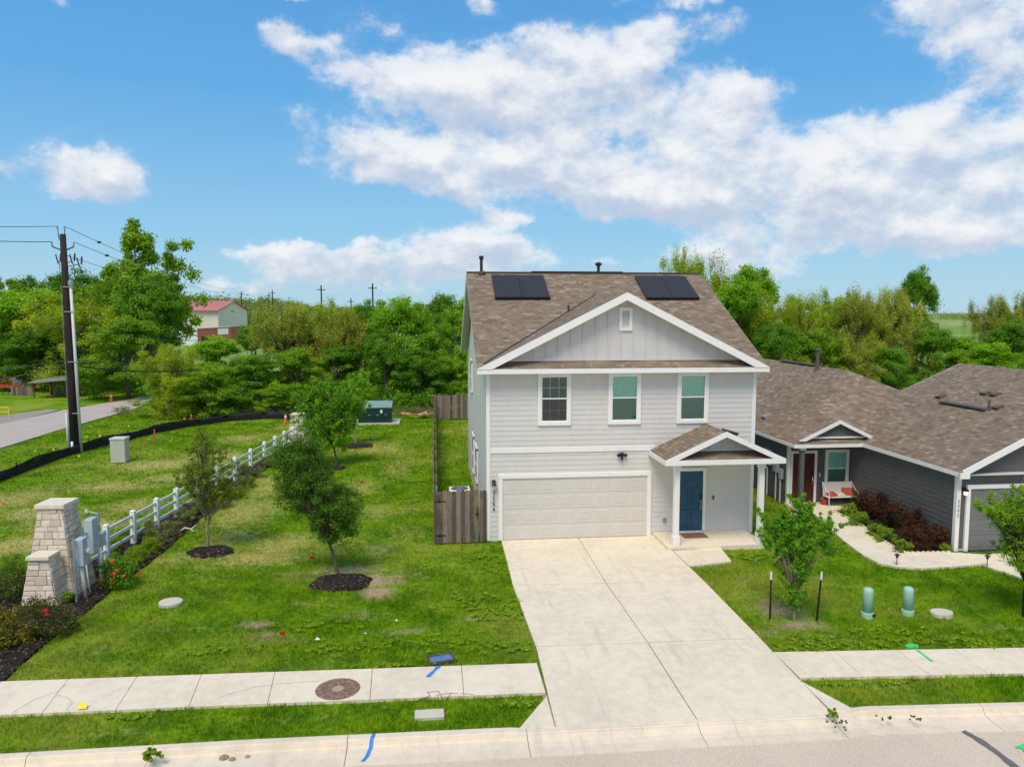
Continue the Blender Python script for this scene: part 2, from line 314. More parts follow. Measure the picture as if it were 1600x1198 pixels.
def solar():
    m, N = newmat('solar glass'); uv = N.n('ShaderNodeUVMap').outputs[0]
    s = N.n('ShaderNodeSeparateXYZ', {0: uv}); g = []
    for k, w in ((0, .16), (1, .16)):
        f = N.m('FRACT', N.m('DIVIDE', s.outputs[k], w)); g.append(N.mr(N.m('ABSOLUTE', N.m('SUBTRACT', f, .5)), .46, .49))
    l = N.m('MAXIMUM', g[0], g[1]); c = N.mix(N.m('MULTIPLY', l, .6), (.040, .034, .032, 1), (.075, .065, .06, 1))
    MATS['solar'] = finish(m, N, c, .45, None, spec=.25); return MATS['solar']
M_solar = solar()
def wood():
    m, N = newmat('weathered cedar'); t = N.n('ShaderNodeAttribute', attribute_name='tint').outputs['Fac']
    P = N.v('MULTIPLY', wpos(N), (9, 9, .7)); a = N.noise(P, 3., 6., .7); b = N.noise(wpos(N), 1.6, 4., .6)
    c = N.mix(t, (.085, .070, .060, 1), (.30, .235, .18, 1)); c = N.mix(N.m('MULTIPLY', N.mr(b, .5, .68), .5), c, (.34, .21, .115, 1))
    c = N.mix(N.m('MULTIPLY', N.mr(a, .5, .7), .7), c, (.030, .022, .018, 1))
    return finish(m, N, c, .9, a, .5, .006, spec=.2)
M_wood = wood()
def stone():
    m, N = newmat('limestone blocks'); t = N.n('ShaderNodeAttribute', attribute_name='tint').outputs['Fac']
    a = N.noise(wpos(N), 9., 6., .65); b = N.noise(wpos(N), 50., 3.)
    c = N.mix(t, (.55, .455, .36, 1), (.78, .67, .53, 1)); c = N.mix(N.m('MULTIPLY', N.mr(a, .5, .7), .35), c, (.34, .26, .19, 1))
    return finish(m, N, c, .92, N.m('ADD', a, b), .5, .012, spec=.2)
M_stone = stone(); M_mortar = plain('mortar', (.20, .165, .135), .95, .2, 20.); M_cap = plain('cut stone cap', (.74, .65, .49), .85, .08, 10., dirt=.1)
def mulch():
    m, N = newmat('dark mulch'); P = wpos(N)
    v = N.n('ShaderNodeTexVoronoi', {'Vector': N.v('ADD', N.v('MULTIPLY', P, (1, .6, 1)), N.v('MULTIPLY', N.noise(P, 12., 3., .5, True), (.08, .08, 0))), 'Scale': 26.}); n = N.noise(P, 60., 4., .7)
    s = N.n('ShaderNodeSeparateColor', {0: v.outputs[1]}).outputs[0]
    c = N.mix(s, (.012, .009, .008, 1), (.055, .037, .030, 1)); c = N.mix(N.m('MULTIPLY', N.mr(s, .9, .94), .8), c, (.20, .155, .125, 1))
    return finish(m, N, c, .95, N.m('ADD', v.outputs[0], n), 1., .03, spec=.15)
M_mulch = mulch()
def glass(name, tint):
    m, N = newmat(name); fr = N.n('ShaderNodeFresnel', {0: 1.5}); lw = N.m('ADD', N.m('MULTIPLY', fr.outputs[0], 1.2), .04, clamp=True)
    t = N.n('ShaderNodeBsdfTransparent', {0: c4(tint)}); g = N.n('ShaderNodeBsdfGlossy', {0: (.9, 1, .96, 1), 1: .03})
    mx = N.n('ShaderNodeMixShader', {0: lw, 1: t.outputs[0], 2: g.outputs[0]}); N.n('ShaderNodeOutputMaterial', {0: mx}); return m
M_glass = glass('window glass', (.82, .97, .90)); M_screen = glass('screened glass', (.47, .55, .51))
M_blindg = plain('green grey blind', (.55, .80, .68), .6, .05); M_blindd = plain('dark room behind blinds', (.035, .045, .042), .8, .3)
M_blindg2 = plain('pale green muntin', (.75, .9, .84), .5, .04)
M_blindw = plain('blind slat', (.20, .25, .235), .6, .05)
m, N = newmat('lit lamp glass'); e = N.n('ShaderNodeEmission', {0: (1, .78, .45, 1), 1: 2.2}); N.n('ShaderNodeOutputMaterial', {0: e}); M_lamp = m
m, N = newmat('clear lantern glass'); M_lglass = finish(m, N, (.75, .7, .62, 1), .15, None, Alpha=.6)
def manhole_mat():
    m, N = newmat('rusty cast iron'); P = wpos(N); g = G(528, 1078); q = N.v('SUBTRACT', P, tuple(g)); r = N.v('LENGTH', N.v('MULTIPLY', q, (1, 1, 0)))
    n = N.noise(P, 16., 5., .7); rings = N.mr(N.m('FRACT', N.m('MULTIPLY', r, 8.)), .35, .5)
    chk = N.n('ShaderNodeTexChecker', {'Vector': P, 'Scale': 22.}).outputs[1]
    c = N.mix(N.mr(n, .35, .7), (.17, .095, .06, 1), (.40, .26, .175, 1)); c = N.mix(N.m('MULTIPLY', chk, .25), c, (.12, .07, .05, 1))
    c = N.mix(N.mr(r, .13, .11), c, (.45, .33, .22, 1))
    return finish(m, N, c, .8, N.m('ADD', chk, n), .5, .01, metal=.1)
M_iron = manhole_mat()
def field_mat():
    m, N = newmat('far fields'); P = wpos(N); a = N.noise(P, .012, 5., .6); b = N.noise(P, .15, 5., .6)
    c = N.mix(N.mr(a, .4, .62), (.20, .31, .07, 1), (.32, .36, .13, 1)); c = N.mix(N.m('MULTIPLY', N.mr(b, .45, .7), .5), c, (.07, .12, .03, 1))
    return finish(m, N, c, .95, b, .5, .3, spec=.05)
M_field = field_mat()
M_hill = plain('hazy far hills', (.13, .17, .18), .95, .15, .004)  # pale bluish colour stands in for the haze over the distance
# ------------------------------------------------------------------ mesh builder and tagging
COL = S.collection; ORG = {}
class MB:
    def __init__(s): s.v = []; s.f = []; s.uv = []; s.t = []; s.ct = .5
    def poly(s, pts, uv=None):
        b = len(s.v); s.v += [tuple(p) for p in pts]; s.t += [s.ct]*len(pts)
        s.f.append(tuple(range(b, b+len(pts)))); s.uv += [tuple(q) for q in (uv or [(0, 0)]*len(pts))]
    def mesh(s, vs, fs):
        b = len(s.v); s.v += [tuple(p) for p in vs]; s.t += [s.ct]*len(vs)
        for f in fs: s.f.append(tuple(i+b for i in f)); s.uv += [(0, 0)]*len(f)
    def box(s, x0, x1, y0, y1, z0, z1):
        s.mesh([(x, y, z) for z in (z0, z1) for y in (y0, y1) for x in (x0, x1)], [(0, 2, 3, 1), (4, 5, 7, 6), (0, 1, 5, 4), (2, 6, 7, 3), (0, 4, 6, 2), (1, 3, 7, 5)])
    def beam(s, p0, p1, w, h, up=(0, 0, 1), off=0.):
        p0, p1 = Vector(p0), Vector(p1); d = (p1-p0).normalized(); r = d.cross(Vector(up)).normalized(); u = r.cross(d)
        s.mesh([p+r*a*w/2+u*(b*h/2+off) for p in (p0, p1) for a, b in ((-1, -1), (1, -1), (1, 1), (-1, 1))], [(0, 1, 2, 3), (4, 7, 6, 5), (0, 4, 5, 1), (1, 5, 6, 2), (2, 6, 7, 3), (3, 7, 4, 0)])
    def tube(s, pts, rad, n=10, cap=True):
        pts = [Vector(p) for p in pts]; rad = rad if isinstance(rad, (list, tuple)) else [rad]*len(pts); b = len(s.v)
        d0 = (pts[1]-pts[0]).normalized(); a = Vector((1, 0, 0)) if abs(d0.x) < .8 else Vector((0, 1, 0)); r = d0.cross(a).normalized()
        vs = []
        for i, p in enumerate(pts):
            d = (pts[min(i+1, len(pts)-1)]-pts[max(i-1, 0)]).normalized(); r = (r-d*r.dot(d)).normalized(); u = d.cross(r)
            vs += [p+(r*cos(2*pi*k/n)+u*sin(2*pi*k/n))*rad[i] for k in range(n)]
        fs = [(i*n+k, i*n+(k+1) % n, (i+1)*n+(k+1) % n, (i+1)*n+k) for i in range(len(pts)-1) for k in range(n)]
        if cap: fs += [tuple(range(n-1, -1, -1)), tuple((len(pts)-1)*n+k for k in range(n))]
        s.mesh(vs, fs)
    def lathe(s, c, prof, n=20, sy=1.):
        vs = [(c[0]+r*cos(2*pi*k/n), c[1]+r*sy*sin(2*pi*k/n), c[2]+z) for r, z in prof for k in range(n)]
        fs = [(i*n+k, i*n+(k+1) % n, (i+1)*n+(k+1) % n, (i+1)*n+k) for i in range(len(prof)-1) for k in range(n)]
        fs += [tuple(range(n-1, -1, -1)), tuple((len(prof)-1)*n+k for k in range(n))]
        s.mesh(vs, fs)
    def slab(s, pts, th):                      # flat polygon given counter-clockwise from above, thickened downwards
        pts = [Vector(p) for p in pts]; n = len(pts); lo = [p-Vector((0, 0, th)) for p in pts]
        s.mesh(pts+lo, [tuple(range(n)), tuple(range(2*n-1, n-1, -1))]+[(i, n+i, n+(i+1) % n, (i+1) % n) for i in range(n)])
    def roof(s, pts, th=.03):                  # shingled slope: uv in metres, u along the courses, v up the slope
        pts = [Vector(p) for p in pts]; nrm = Vector((0, 0, 0))
        for i in range(len(pts)): nrm += pts[i].cross(pts[(i+1) % len(pts)])
        nrm.normalize()
        if nrm.z < 0: pts.reverse(); nrm = -nrm
        u = Vector((0, 0, 1)).cross(nrm).normalized(); v = nrm.cross(u)
        uv = [(p.dot(u)+50, p.dot(v)+50) for p in pts]; lo = [p-nrm*th for p in pts]
        s.poly(pts, uv); s.poly(lo[::-1], uv[::-1])
        for i in range(len(pts)):
            j = (i+1) % len(pts); s.poly([pts[i], lo[i], lo[j], pts[j]], [uv[i], uv[i], uv[j], uv[j]])
    def build(s, name, mat, parent=None, smooth=False, bevel=0., org=None):
        me = bpy.data.meshes.new(name)
        if parent is not None: o3 = ORG[parent.name]
        elif org is not None: o3 = Vector(org)
        else:
            a = np.array(s.v); o3 = Vector(((a[:, 0].min()+a[:, 0].max())/2, (a[:, 1].min()+a[:, 1].max())/2, a[:, 2].min()))
        me.from_pydata([Vector(p)-o3 for p in s.v], [], s.f)
        uvl = me.uv_layers.new(name='UVMap'); uvl.data.foreach_set('uv', [c for q in s.uv for c in q])
        at = me.attributes.new('tint', 'FLOAT', 'POINT'); at.data.foreach_set('value', s.t)
        if smooth: me.polygons.foreach_set('use_smooth', [True]*len(s.f))
        me.materials.append(mat); ob = bpy.data.objects.new(name, me); COL.objects.link(ob)
        if parent is not None: ob.parent = parent
        else: ob.location = o3
        ORG[ob.name] = o3
        if bevel:
            b = ob.modifiers.new('bevel', 'BEVEL'); b.width = bevel; b.segments = 2; b.limit_method = 'ANGLE'
        return ob
def tag(o, label=None, cat=None, group=None, kind=None):
    if label: o['label'] = label
    if cat: o['category'] = cat
    if group: o['group'] = group
    if kind: o['kind'] = kind
    return o
def E(name, loc, label, cat, group=None):
    o = bpy.data.objects.new(name, None); o.empty_display_size = .2; COL.objects.link(o); o.location = loc; ORG[o.name] = Vector(loc)
    return tag(o, label, cat, group)
def copy_tree(o, parent=None):
    c = o.copy(); COL.objects.link(c); c.parent = parent
    for ch in list(o.children): copy_tree(ch, c)
    return c
def one(fn, name, mat, parent=None, **k):
    b = MB(); fn(b); return b.build(name, mat, parent, **k)
def box(name, mat, parent, x0, x1, y0, y1, z0, z1, bevel=0.):
    b = MB(); b.box(x0, x1, y0, y1, z0, z1); return b.build(name, mat, parent, bevel=bevel)
def text(name, s_, mat, parent, loc, size, rot, ext=.006):
    cu = bpy.data.curves.new(name, 'FONT'); cu.body = s_; cu.size = size; cu.extrude = ext; cu.align_x = 'CENTER'; cu.offset = .001
    tmp = bpy.data.objects.new('tmp', cu); COL.objects.link(tmp)
    me = bpy.data.meshes.new_from_object(tmp.evaluated_get(bpy.context.evaluated_depsgraph_get())); bpy.data.objects.remove(tmp)
    me.name = name; R = Matrix.Rotation(rot, 4, 'Z') @ Matrix.Rotation(pi/2, 4, 'X')
    me.transform(Matrix.Translation(Vector(loc)-ORG[parent.name]) @ R); me.materials.clear(); me.materials.append(mat)
    o = bpy.data.objects.new(name, me); COL.objects.link(o); o.parent = parent; ORG[o.name] = ORG[parent.name]; return o

# ------------------------------------------------------------------ ground, street, paths
back = [G(-900, 1218), G(-300, 1192), G(0, 1179), G(400, 1156), G(808, 1137), G(868, 1134), G(1300, 1110), G(1335, 1105), G(1600, 1098), G(1900, 1090), G(2600, 1070)]
BX = [p.x for p in back]; BY = [p.y for p in back]
def yb(x): return float(np.interp(x, BX, BY)) if BX[0] <= x <= BX[-1] else (BY[0] if x < BX[0] else BY[-1])
def terrain(x, y):
    r = (x*x+y*y)**.5; z = .008*sin(x*1.3+sin(y*.9))*sin(y*1.1+.7*x)-.034 if r < 80 else 0.
    if y > 95:
        t = min(1, (y-95)/240.); hill = 12*math.exp(-((x+115-.0*y)/95.)**2)+3*math.exp(-((x-330)/170.)**2)
        z += t*t*(3-2*t)*hill*min(1.2, y/330.) - 1.4*t
    return z
xs = [-3500, -1800, -900, -500, -300, -200, -140, -100]+[-80+i*2. for i in range(10)]+[-60+i*.8 for i in range(125)]+[40+i*2.5 for i in range(10)]+[70, 90, 120, 160, 220, 300, 420, 600, 900, 1800, 3500]
ts = [0, .6, 1.2, 2, 3]+[4+i for i in range(50)]+[56+3*i for i in range(14)]+[100+8*i for i in range(12)]+[200+20*i for i in range(12)]+[460, 520, 620, 800, 1100, 1600, 2400, 4000]
def sheet(name, tsel, mat, label, off=0.):
    vs = []; fs = []
    for t in tsel:
        for x in xs:
            y = yb(x)+t; vs.append((x, y, terrain(x, y)+off))
    n = len(xs)
    for j in range(len(tsel)-1):
        for i in range(n-1): fs.append((j*n+i, j*n+i+1, (j+1)*n+i+1, (j+1)*n+i))
    b = MB(); b.mesh(vs, fs); o = b.build(name, mat, smooth=True, org=(0, 0, 0)); return tag(o, kind='structure')
k = [i for i, t in enumerate(ts) if t <= 68][-1]
sheet('lawn', ts[:k+1], M_lawn, '')
sheet('fields', ts[k:], M_field, '')
def flat(name, pts, mat, z=0., kind='structure', sub=False):
    b = MB(); b.slab([Vector((p[0], p[1], z)) for p in pts], .12); return tag(b.build(name, mat), kind=kind)
# asphalt street, lower than the lots
b = MB(); b.mesh([(-300, -160, -.13), (300, -160, -.13), (300, 0, -.13), (-300, 0, -.13)], [(0, 1, 2, 3)])
vs = []; fs = []
XX = [-300, -60]+[BX[0]+i*(BX[-1]-BX[0])/60 for i in range(61)]+[60, 300]
for x in XX: vs += [(x, 0., -.13), (x, yb(x)-.70, -.138)]
for i in range(len(XX)-1): fs.append((2*i, 2*i+2, 2*i+3, 2*i+1))
b.mesh(vs, fs); tag(b.build('street', M_asph, org=(0, 0, 0)), kind='structure')
# kerb and gutter: rolled profile, dropped where the driveway meets it
dx0, dx1 = G(812, 1137).x, G(1330, 1105).x
def curb(x0, x1, joints):
    b = MB(); cuts = [x0]+joints+[x1]
    for a, c in zip(cuts[:-1], cuts[1:]):
        n = max(2, int((c-a)/.25)); rows = []
        for i in range(n+1):
            x = a+.006+(c-a-.012)*i/n
            d = min(1, max(0, min((x-dx0+.25)/.5, (dx1+.25-x)/.5))); d = d*d*(3-2*d)
            top = .02-.035*d; y = yb(x)
            prof = [(y+.02, -.3), (y+.02, top-.006), (y, top), (y-.13, top-.004), (y-.155, top-.02), (y-.19, -.085*(1-d)-.035*d), (y-.22-.1*d, -.105), (y-.45, -.132), (y-.72, -.128), (y-.72, -.3)]
            rows.append([(x, p, z) for p, z in prof])
        m_ = len(rows[0]); vs = [p for r in rows for p in r]
        fs = [(i*m_+j, (i+1)*m_+j, (i+1)*m_+j+1, i*m_+j+1) for i in range(n) for j in range(m_-1)]
        fs += [tuple(range(m_)), tuple(reversed([n*m_+j for j in range(m_)]))]; b.mesh(vs, fs)
    return b
js = [G(40, 1185).x, G(236, 1170).x, G(543, 1155).x, G(825, 1150).x, G(1095, 1136).x, G(1310, 1125).x]
js = [js[0]-9, js[0]-6, js[0]-3]+js+[js[-1]+i*3. for i in (1, 2, 3, 4, 5)]
tag(curb(-16, 22, [j for j in js if -16 < j < 22]).build('kerb', M_curb, smooth=False, org=(0, 0, 0)), kind='structure')
b = MB(); vs = []; fs = []                                     # the dark filler that shows in the joints
def quads(b, tops, bots, z=.03, gap=.005, th=.12):
    for i in range(len(tops)-1):
        t0, t1, b0, b1 = Vector(tops[i]), Vector(tops[i+1]), Vector(bots[i]), Vector(bots[i+1])
        dt = (t1-t0).normalized()*gap; db = (b1-b0).normalized()*gap
        q = [b0+db, b1-db, t1-dt, t0+dt]; b.slab([Vector((p.x, p.y, z)) for p in q], th)
def lerp_y(pts, x): return np.interp(x, [p[0] for p in pts], [p[1] for p in pts])
TL = [(-300, 1078), (0, 1066), (400, 1052), (840, 1037)]; BL = [(-300, 1128), (0, 1118), (400, 1101), (853, 1083)]
tx_ = [-320, -200, -90, 2, 107, 214, 315, 430, 582, 721, 839]; bx_ = [-420, -290, -170, -50, 66, 181, 295, 418, 578, 725, 853]
def ex(pts, x):
    if x < pts[0][0]: return pts[0][1]+(x-pts[0][0])*(pts[1][1]-pts[0][1])/(pts[1][0]-pts[0][0])
    return float(lerp_y(pts, x))
SWL_t = [G(x, ex(TL, x)) for x in tx_]; SWL_b = [G(x, ex(BL, x)) for x in bx_]
b = MB(); quads(b, SWL_t, SWL_b); tag(b.build('sidewalk', M_walk, bevel=.006), kind='structure')
txr = [1208, 1304, 1401, 1489, 1590, 1700, 1820]; bxr = [1250, 1347, 1452, 1544, 1650, 1770, 1900]
SWR_t = [G(x, 1020-(x-1208)*.018) for x in txr]; SWR_b = [G(x, 1060-(x-1250)*.020) for x in bxr]
b = MB(); quads(b, SWR_t, SWR_b); tag(b.build('sidewalk', M_walk, bevel=.006), kind='structure')
# driveway: four rows of two slabs, plus the flares
Lp = [G(783, 844), G(801, 915), G(837, 1011), G(853, 1083), G(868, 1135)]
Mp = [G(902, 838), G(947, 912), G(1012, 1005), G(1060, 1078), G(1092, 1127)]
Rp = [G(1024, 836), G(1100, 908), G(1188, 998), G(1250, 1060), G(1300, 1113)]
b = MB()
for A, Bp in ((Lp, Mp), (Mp, Rp)):
    for i in range(4):
        if i == 3: continue
        lo = 4 if i == 2 else i+1
        q = [A[lo], Bp[lo], Bp[i], A[i]]; c = sum(q, Vector())/4
        b.slab([Vector((p.x, p.y, 0))+(c-p).normalized()*.018+Vector((0, 0, .030 if lo < 4 or p in (Bp[i], A[i]) else -.008)) for p in q], .12)
b.slab([Vector((p.x, p.y, z)) for p, z in ((G(811, 1137), -.004), (G(867, 1134), -.008), (G(854, 1088), .02))], .1)
b.slab([Vector((p.x, p.y, z)) for p, z in ((G(1303, 1112), -.008), (G(1332, 1106), .0), (G(1252, 1065), .02))], .1)
drive = tag(b.build('driveway', M_conc, bevel=.005), kind='structure')
flat('subsoil', [G(858, 1082), G(1244, 1060), G(1028, 842), G(790, 848)], M_clear, -.002)
flat('subsoil', [G(862, 1133), G(1306, 1109), G(1250, 1063), G(846, 1083)], M_clear, -.018)
walkpad = [G(1078, 886), G(1143, 878), G(1126, 857), G(1052, 862)]; flat('path', walkpad, M_conc, .032)
# neighbour's curved path and driveway
npath = [G(1235, 806), G(1268, 800), G(1318, 845), G(1348, 868), G(1372, 880), G(1400, 886), G(1440, 889), G(1490, 886), G(1540, 882), G(1548, 868), G(1486, 864), G(1440, 866), G(1415, 866), G(1385, 850), G(1345, 822), G(1303, 800), G(1290, 792), G(1240, 790)]
flat('path', npath, M_walk, .034)
ndrive = [G(1536, 884), G(1600, 905), G(1720, 1000), G(2100, 1010), G(2000, 864), G(1550, 866)]
flat('driveway', ndrive, M_conc, .031)
# the country road on the left and its gravel verge
rd = [G(-260, 770), G(0, 701), G(100, 670), G(205, 641), G(262, 620), G(262, 611), G(205, 624), G(100, 641), G(0, 664), G(-260, 712)]
flat('road', rd, M_road, .045)
gm = MB(); gm.slab([Vector((p.x, p.y, .035)) for p in (G(-160, 712), G(0, 665), G(95, 640), G(75, 640), G(0, 650), G(-160, 684))], .1)
tag(gm.build('gravel_verge', plain('gravel', (.33, .28, .24), .95, .2, 30.)), kind='structure')

# ------------------------------------------------------------------ mulch beds
FX = lambda y: -9.85+.106*(y-25)                                # x of the white fence at depth y
bedL = [G(-260, 990), G(-60, 1110), G(8, 1060), G(75, 1000), G(140, 950), G(200, 902), G(262, 857), G(310, 812), G(370, 765), G(420, 728), G(452, 702), G(470, 690), Vector((FX(45)-.2, 45, 0)), Vector((FX(38)-.35, 38, 0)), Vector((FX(30)-.4, 30, 0)), Vector((FX(25)-.45, 24.5, 0)), Vector((-10.95, 22.6, 0)), G(0, 905)-Vector((.3, 0, 0)), G(-120, 930)]
def bed(name, pts, z, label=None, cat=None):
    b = MB(); c = sum((Vector(p) for p in pts), Vector())/len(pts); rnd = random.Random(3)
    n = len(pts); P_ = []
    for i in range(n):
        p, q = Vector(pts[i]), Vector(pts[(i+1) % n]); m_ = max(1, int((q-p).length/.35))
        for j in range(m_): P_.append(p.lerp(q, j/m_)+Vector((rnd.uniform(-.05, .05), rnd.uniform(-.05, .05), 0)))
    b.slab([Vector((p.x, p.y, z)) for p in P_], .15)
    o = b.build(name, M_mulch)
    return tag(o, label, cat, kind=None if label else 'structure')
bed('mulch_bed', bedL, .028)
bedR = [G(1308, 798), G(1345, 820), G(1385, 848), G(1415, 864), G(1484, 862), Vector((16.34, 21.95, 0)), Vector((16.34, 27.9, 0)), G(1330, 790)]
bed('mulch_bed', bedR, .03)
def mound(name, c, r, label):
    b = MB(); rnd = random.Random(int(c.x*77)); n = 22
    rs = [1+rnd.uniform(-.1, .1) for _ in range(n)]
    vs = []
    for k_, (f, z) in enumerate(((1, -.02), (.96, .03), (.8, .06), (.5, .075), (.2, .06))):
        vs += [(c.x+r*f*rs[i]*cos(2*pi*i/n), c.y+r*f*rs[i]*.82*sin(2*pi*i/n), z+rnd.uniform(-.008, .008)) for i in range(n)]
    fs = [(k_*n+i, k_*n+(i+1) % n, (k_+1)*n+(i+1) % n, (k_+1)*n+i) for k_ in range(4) for i in range(n)]+[tuple(4*n+i for i in range(n))]
    b.mesh(vs, fs); return tag(b.build(name, M_mulch, smooth=True), label, 'mulch ring', 'mulch rings round the young trees')
mound('mulch_ring', G(534, 909), .86, 'largest dark mulch ring, under the leaning tree in front')
mound('mulch_ring', G(330, 861), .72, 'dark mulch ring under the young oak beside the white fence')
mound('mulch_ring', G(520, 731), .6, 'small mulch patch half hidden behind the dense tree crown')
mound('mulch_ring', G(556, 696), .95, 'dark mulch ring in front of the green transformer')

# ------------------------------------------------------------------ siding and windows
def siding(b, O, U, z0, z1, bounds, expo=.165, out=None):
    """lap siding on the plane through O with horizontal unit U; bounds(z) gives the u range"""
    U = Vector(U); Nn = Vector(out); z = z0
    def P_(u, z_, d): return Vector((O[0], O[1], 0))+U*u+Nn*d+Vector((0, 0, z_))
    while z < z1-.001:
        zt = min(z+expo, z1); a0, b0 = bounds(z+.0001); a1, b1 = bounds(zt)
        if b1 < a1: a1 = b1 = (a1+b1)/2
        b.mesh([P_(a0, z, .015), P_(b0, z, .015), P_(b1, zt, .004), P_(a1, zt, .004), P_(a0, z, 0), P_(b0, z, 0)], [(0, 1, 2, 3), (4, 5, 1, 0)])
        z = zt
def chevron(b, xl, xr, xm, zf, za, y0, y1, h):
    sl_ = (za-zf)/(xm-xl); k_ = h/sl_; P_ = [(xl, zf), (xm, za), (xr, zf), (xr-k_, zf), (xm, za-h), (xl+k_, zf)]
    v = [(x, y0, z) for x, z in P_]+[(x, y1, z) for x, z in P_]
    b.mesh(v, [(0, 5, 4, 1), (1, 4, 3, 2), (7, 10, 11, 6), (8, 9, 10, 7), (0, 1, 7, 6), (1, 2, 8, 7), (2, 3, 9, 8), (3, 4, 10, 9), (4, 5, 11, 10), (5, 0, 6, 11)])
def window(parent, x0, x1, z0, z1, Y, kind, trim=.115, muntin=True):
    """double-hung window in a wall facing -Y: frame > sash, pane, blind"""
    T = trim
    b = MB(); b.box(x0, x1, Y-.055, Y+.02, z1-T, z1); b.box(x0, x1, Y-.055, Y+.02, z0, z0+T); b.box(x0, x0+T, Y-.052, Y+.02, z0+T, z1-T); b.box(x1-T, x1, Y-.052, Y+.02, z0+T, z1-T)
    fr = b.build('window', M_white, parent, bevel=.006)
    a, c, d, e = x0+T, x1-T, z0+T, z1-T; mid = (d+e)/2; b = MB(); s_ = .035
    for lo, hi, yy in ((mid, e, -.028), (d, mid+.03, -.016)):
        b.box(a, c, Y+yy-.016, Y+yy, hi-s_, hi); b.box(a, c, Y+yy-.016, Y+yy, lo, lo+s_*1.2); b.box(a, a+s_, Y+yy-.015, Y+yy, lo, hi); b.box(c-s_, c, Y+yy-.015, Y+yy, lo, hi)
    b.build('sash', M_white, fr)
    b = MB(); m_ = .0085
    for lo, hi, yy in ((mid, e, -.0175), (d, mid, -.0100)):
        for k_ in (1, 2): xx = a+(c-a)*k_/3; b.box(xx-m_, xx+m_, Y+yy, Y+yy+.0018, lo, hi)
        zz = (lo+hi)/2; b.box(a, c, Y+yy+.0003, Y+yy+.0015, zz-m_, zz+m_)
    b.build('muntin', M_white if kind == 'open' else M_blindg2, fr)
    b = MB(); b.poly([(a, Y-.020, mid), (c, Y-.020, mid), (c, Y-.020, e), (a, Y-.020, e)]); b.build('pane', M_glass, fr)
    b = MB(); b.poly([(a, Y-.012, d), (c, Y-.012, d), (c, Y-.012, mid), (a, Y-.012, mid)]); b.build('pane', M_screen, fr)
    if kind == 'open':
        b = MB(); b.box(a, c, Y-.003, Y+.004, d, e); b.build('blind', M_blindd, fr)
        b = MB(); z = d+.02
        while z < e: b.box(a+.02, c-.02, Y-.0065, Y-.0035, z, z+.014); z += .048
        b.build('blind_slat', M_blindw, fr)['kind'] = 'stuff'
    else:
        b = MB(); z = d
        while z < e-.01:
            b.mesh([(a, Y-.007, z), (c, Y-.007, z), (c, Y-.001, min(e, z+.05)), (a, Y-.001, min(e, z+.05)), (a, Y+.004, z), (c, Y+.004, z)], [(0, 1, 2, 3), (4, 5, 1, 0)]); z += .05
        b.build('blind', M_blindg, fr)
    return fr
def panel_door(parent, x0, x1, z0, z1, Y, mat, handle=1, trimmat=M_white):
    b = MB(); b.box(x0, x1, Y-.02, Y+.02, z0, z1); w = x1-x0; h = z1-z0
    for cx in (.27, .73):
        for c0, c1 in ((.06, .36), (.42, .74), (.82, .93)):
            a, c = x0+w*(cx-.16), x0+w*(cx+.16); lo, hi = z0+h*c0, z0+h*c1; r = .018
            b.beam((a, Y-.022, lo), (c, Y-.022, lo), .014, r, (0, 1, 0)); b.beam((a, Y-.022, hi), (c, Y-.022, hi), .014, r, (0, 1, 0))
            b.beam((a, Y-.022, lo), (a, Y-.022, hi), .014, r, (0, 1, 0)); b.beam((c, Y-.022, lo), (c, Y-.022, hi), .014, r, (0, 1, 0))
            b.box(a+.03, c-.03, Y-.027, Y-.019, lo+.03, hi-.03)
    dr = b.build('door', mat, parent)
    hx = x1-.07
    b = MB(); b.box(hx-.032, hx+.032, Y-.045, Y-.02, z0+1.10, z0+1.26); b.build('keypad_lock', M_black, dr, bevel=.008)
    b = MB(); b.box(hx-.028, hx+.028, Y-.03, Y-.02, z0+.72, z0+1.05); b.tube([(hx, Y-.03, z0+.78), (hx, Y-.075, z0+.80), (hx, Y-.08, z0+.9), (hx, Y-.03, z0+.98)], .011, 8)
    b.lathe((hx, Y-.06, z0+1.02), [(.02, -.02), (.028, 0), (.02, .02)], 12); b.build('handle', M_brass, dr)
    b = MB(); T = .10
    b.box(x0-T, x0, Y-.05, Y+.03, z0, z1+.0); b.box(x1, x1+T, Y-.05, Y+.03, z0, z1); b.box(x0-T, x1+T, Y-.053, Y+.03, z1, z1+T); b.box(x0, x1, Y-.06, Y+.0, z0-.04, z0-.002)
    b.build('door_frame', trimmat, parent, bevel=.005)
    return dr
def garage_door(parent, x0, x1, z0, z1, Y, mat, rows=4, cols=8):
    b = MB(); h = (z1-z0)/rows; w = (x1-x0)/cols
    for r in range(rows):
        b.box(x0, x1, Y+.0, Y+.04, z0+r*h+.004, z0+(r+1)*h-.004)
        for c in range(cols):
            a = x0+c*w+.07; q = x0+(c+1)*w-.07; lo = z0+r*h+.10; hi = z0+(r+1)*h-.10
            b.mesh([(a, Y, lo), (q, Y, lo), (q, Y, hi), (a, Y, hi), (a+.02, Y+.009-.016, lo+.02), (q-.02, Y-.007, lo+.02), (q-.02, Y-.007, hi-.02), (a+.02, Y-.007, hi-.02)], [(0, 1, 5, 4), (1, 2, 6, 5), (2, 3, 7, 6), (3, 0, 4, 7), (4, 5, 6, 7)])
            for k_ in range(1, 6):
                xx = a+(q-a)*k_/6; b.box(xx-.004, xx+.004, Y-.010, Y-.006, lo+.03, hi-.03)
    o = b.build('garage_door', mat, parent)
    b = MB(); b.box(x0, x1, Y+.041, Y+.05, z0, z1); b.box(x0, x1, Y-.01, Y+.04, z0-.03, z0+.004); b.build('seal', M_black, o)
    return o
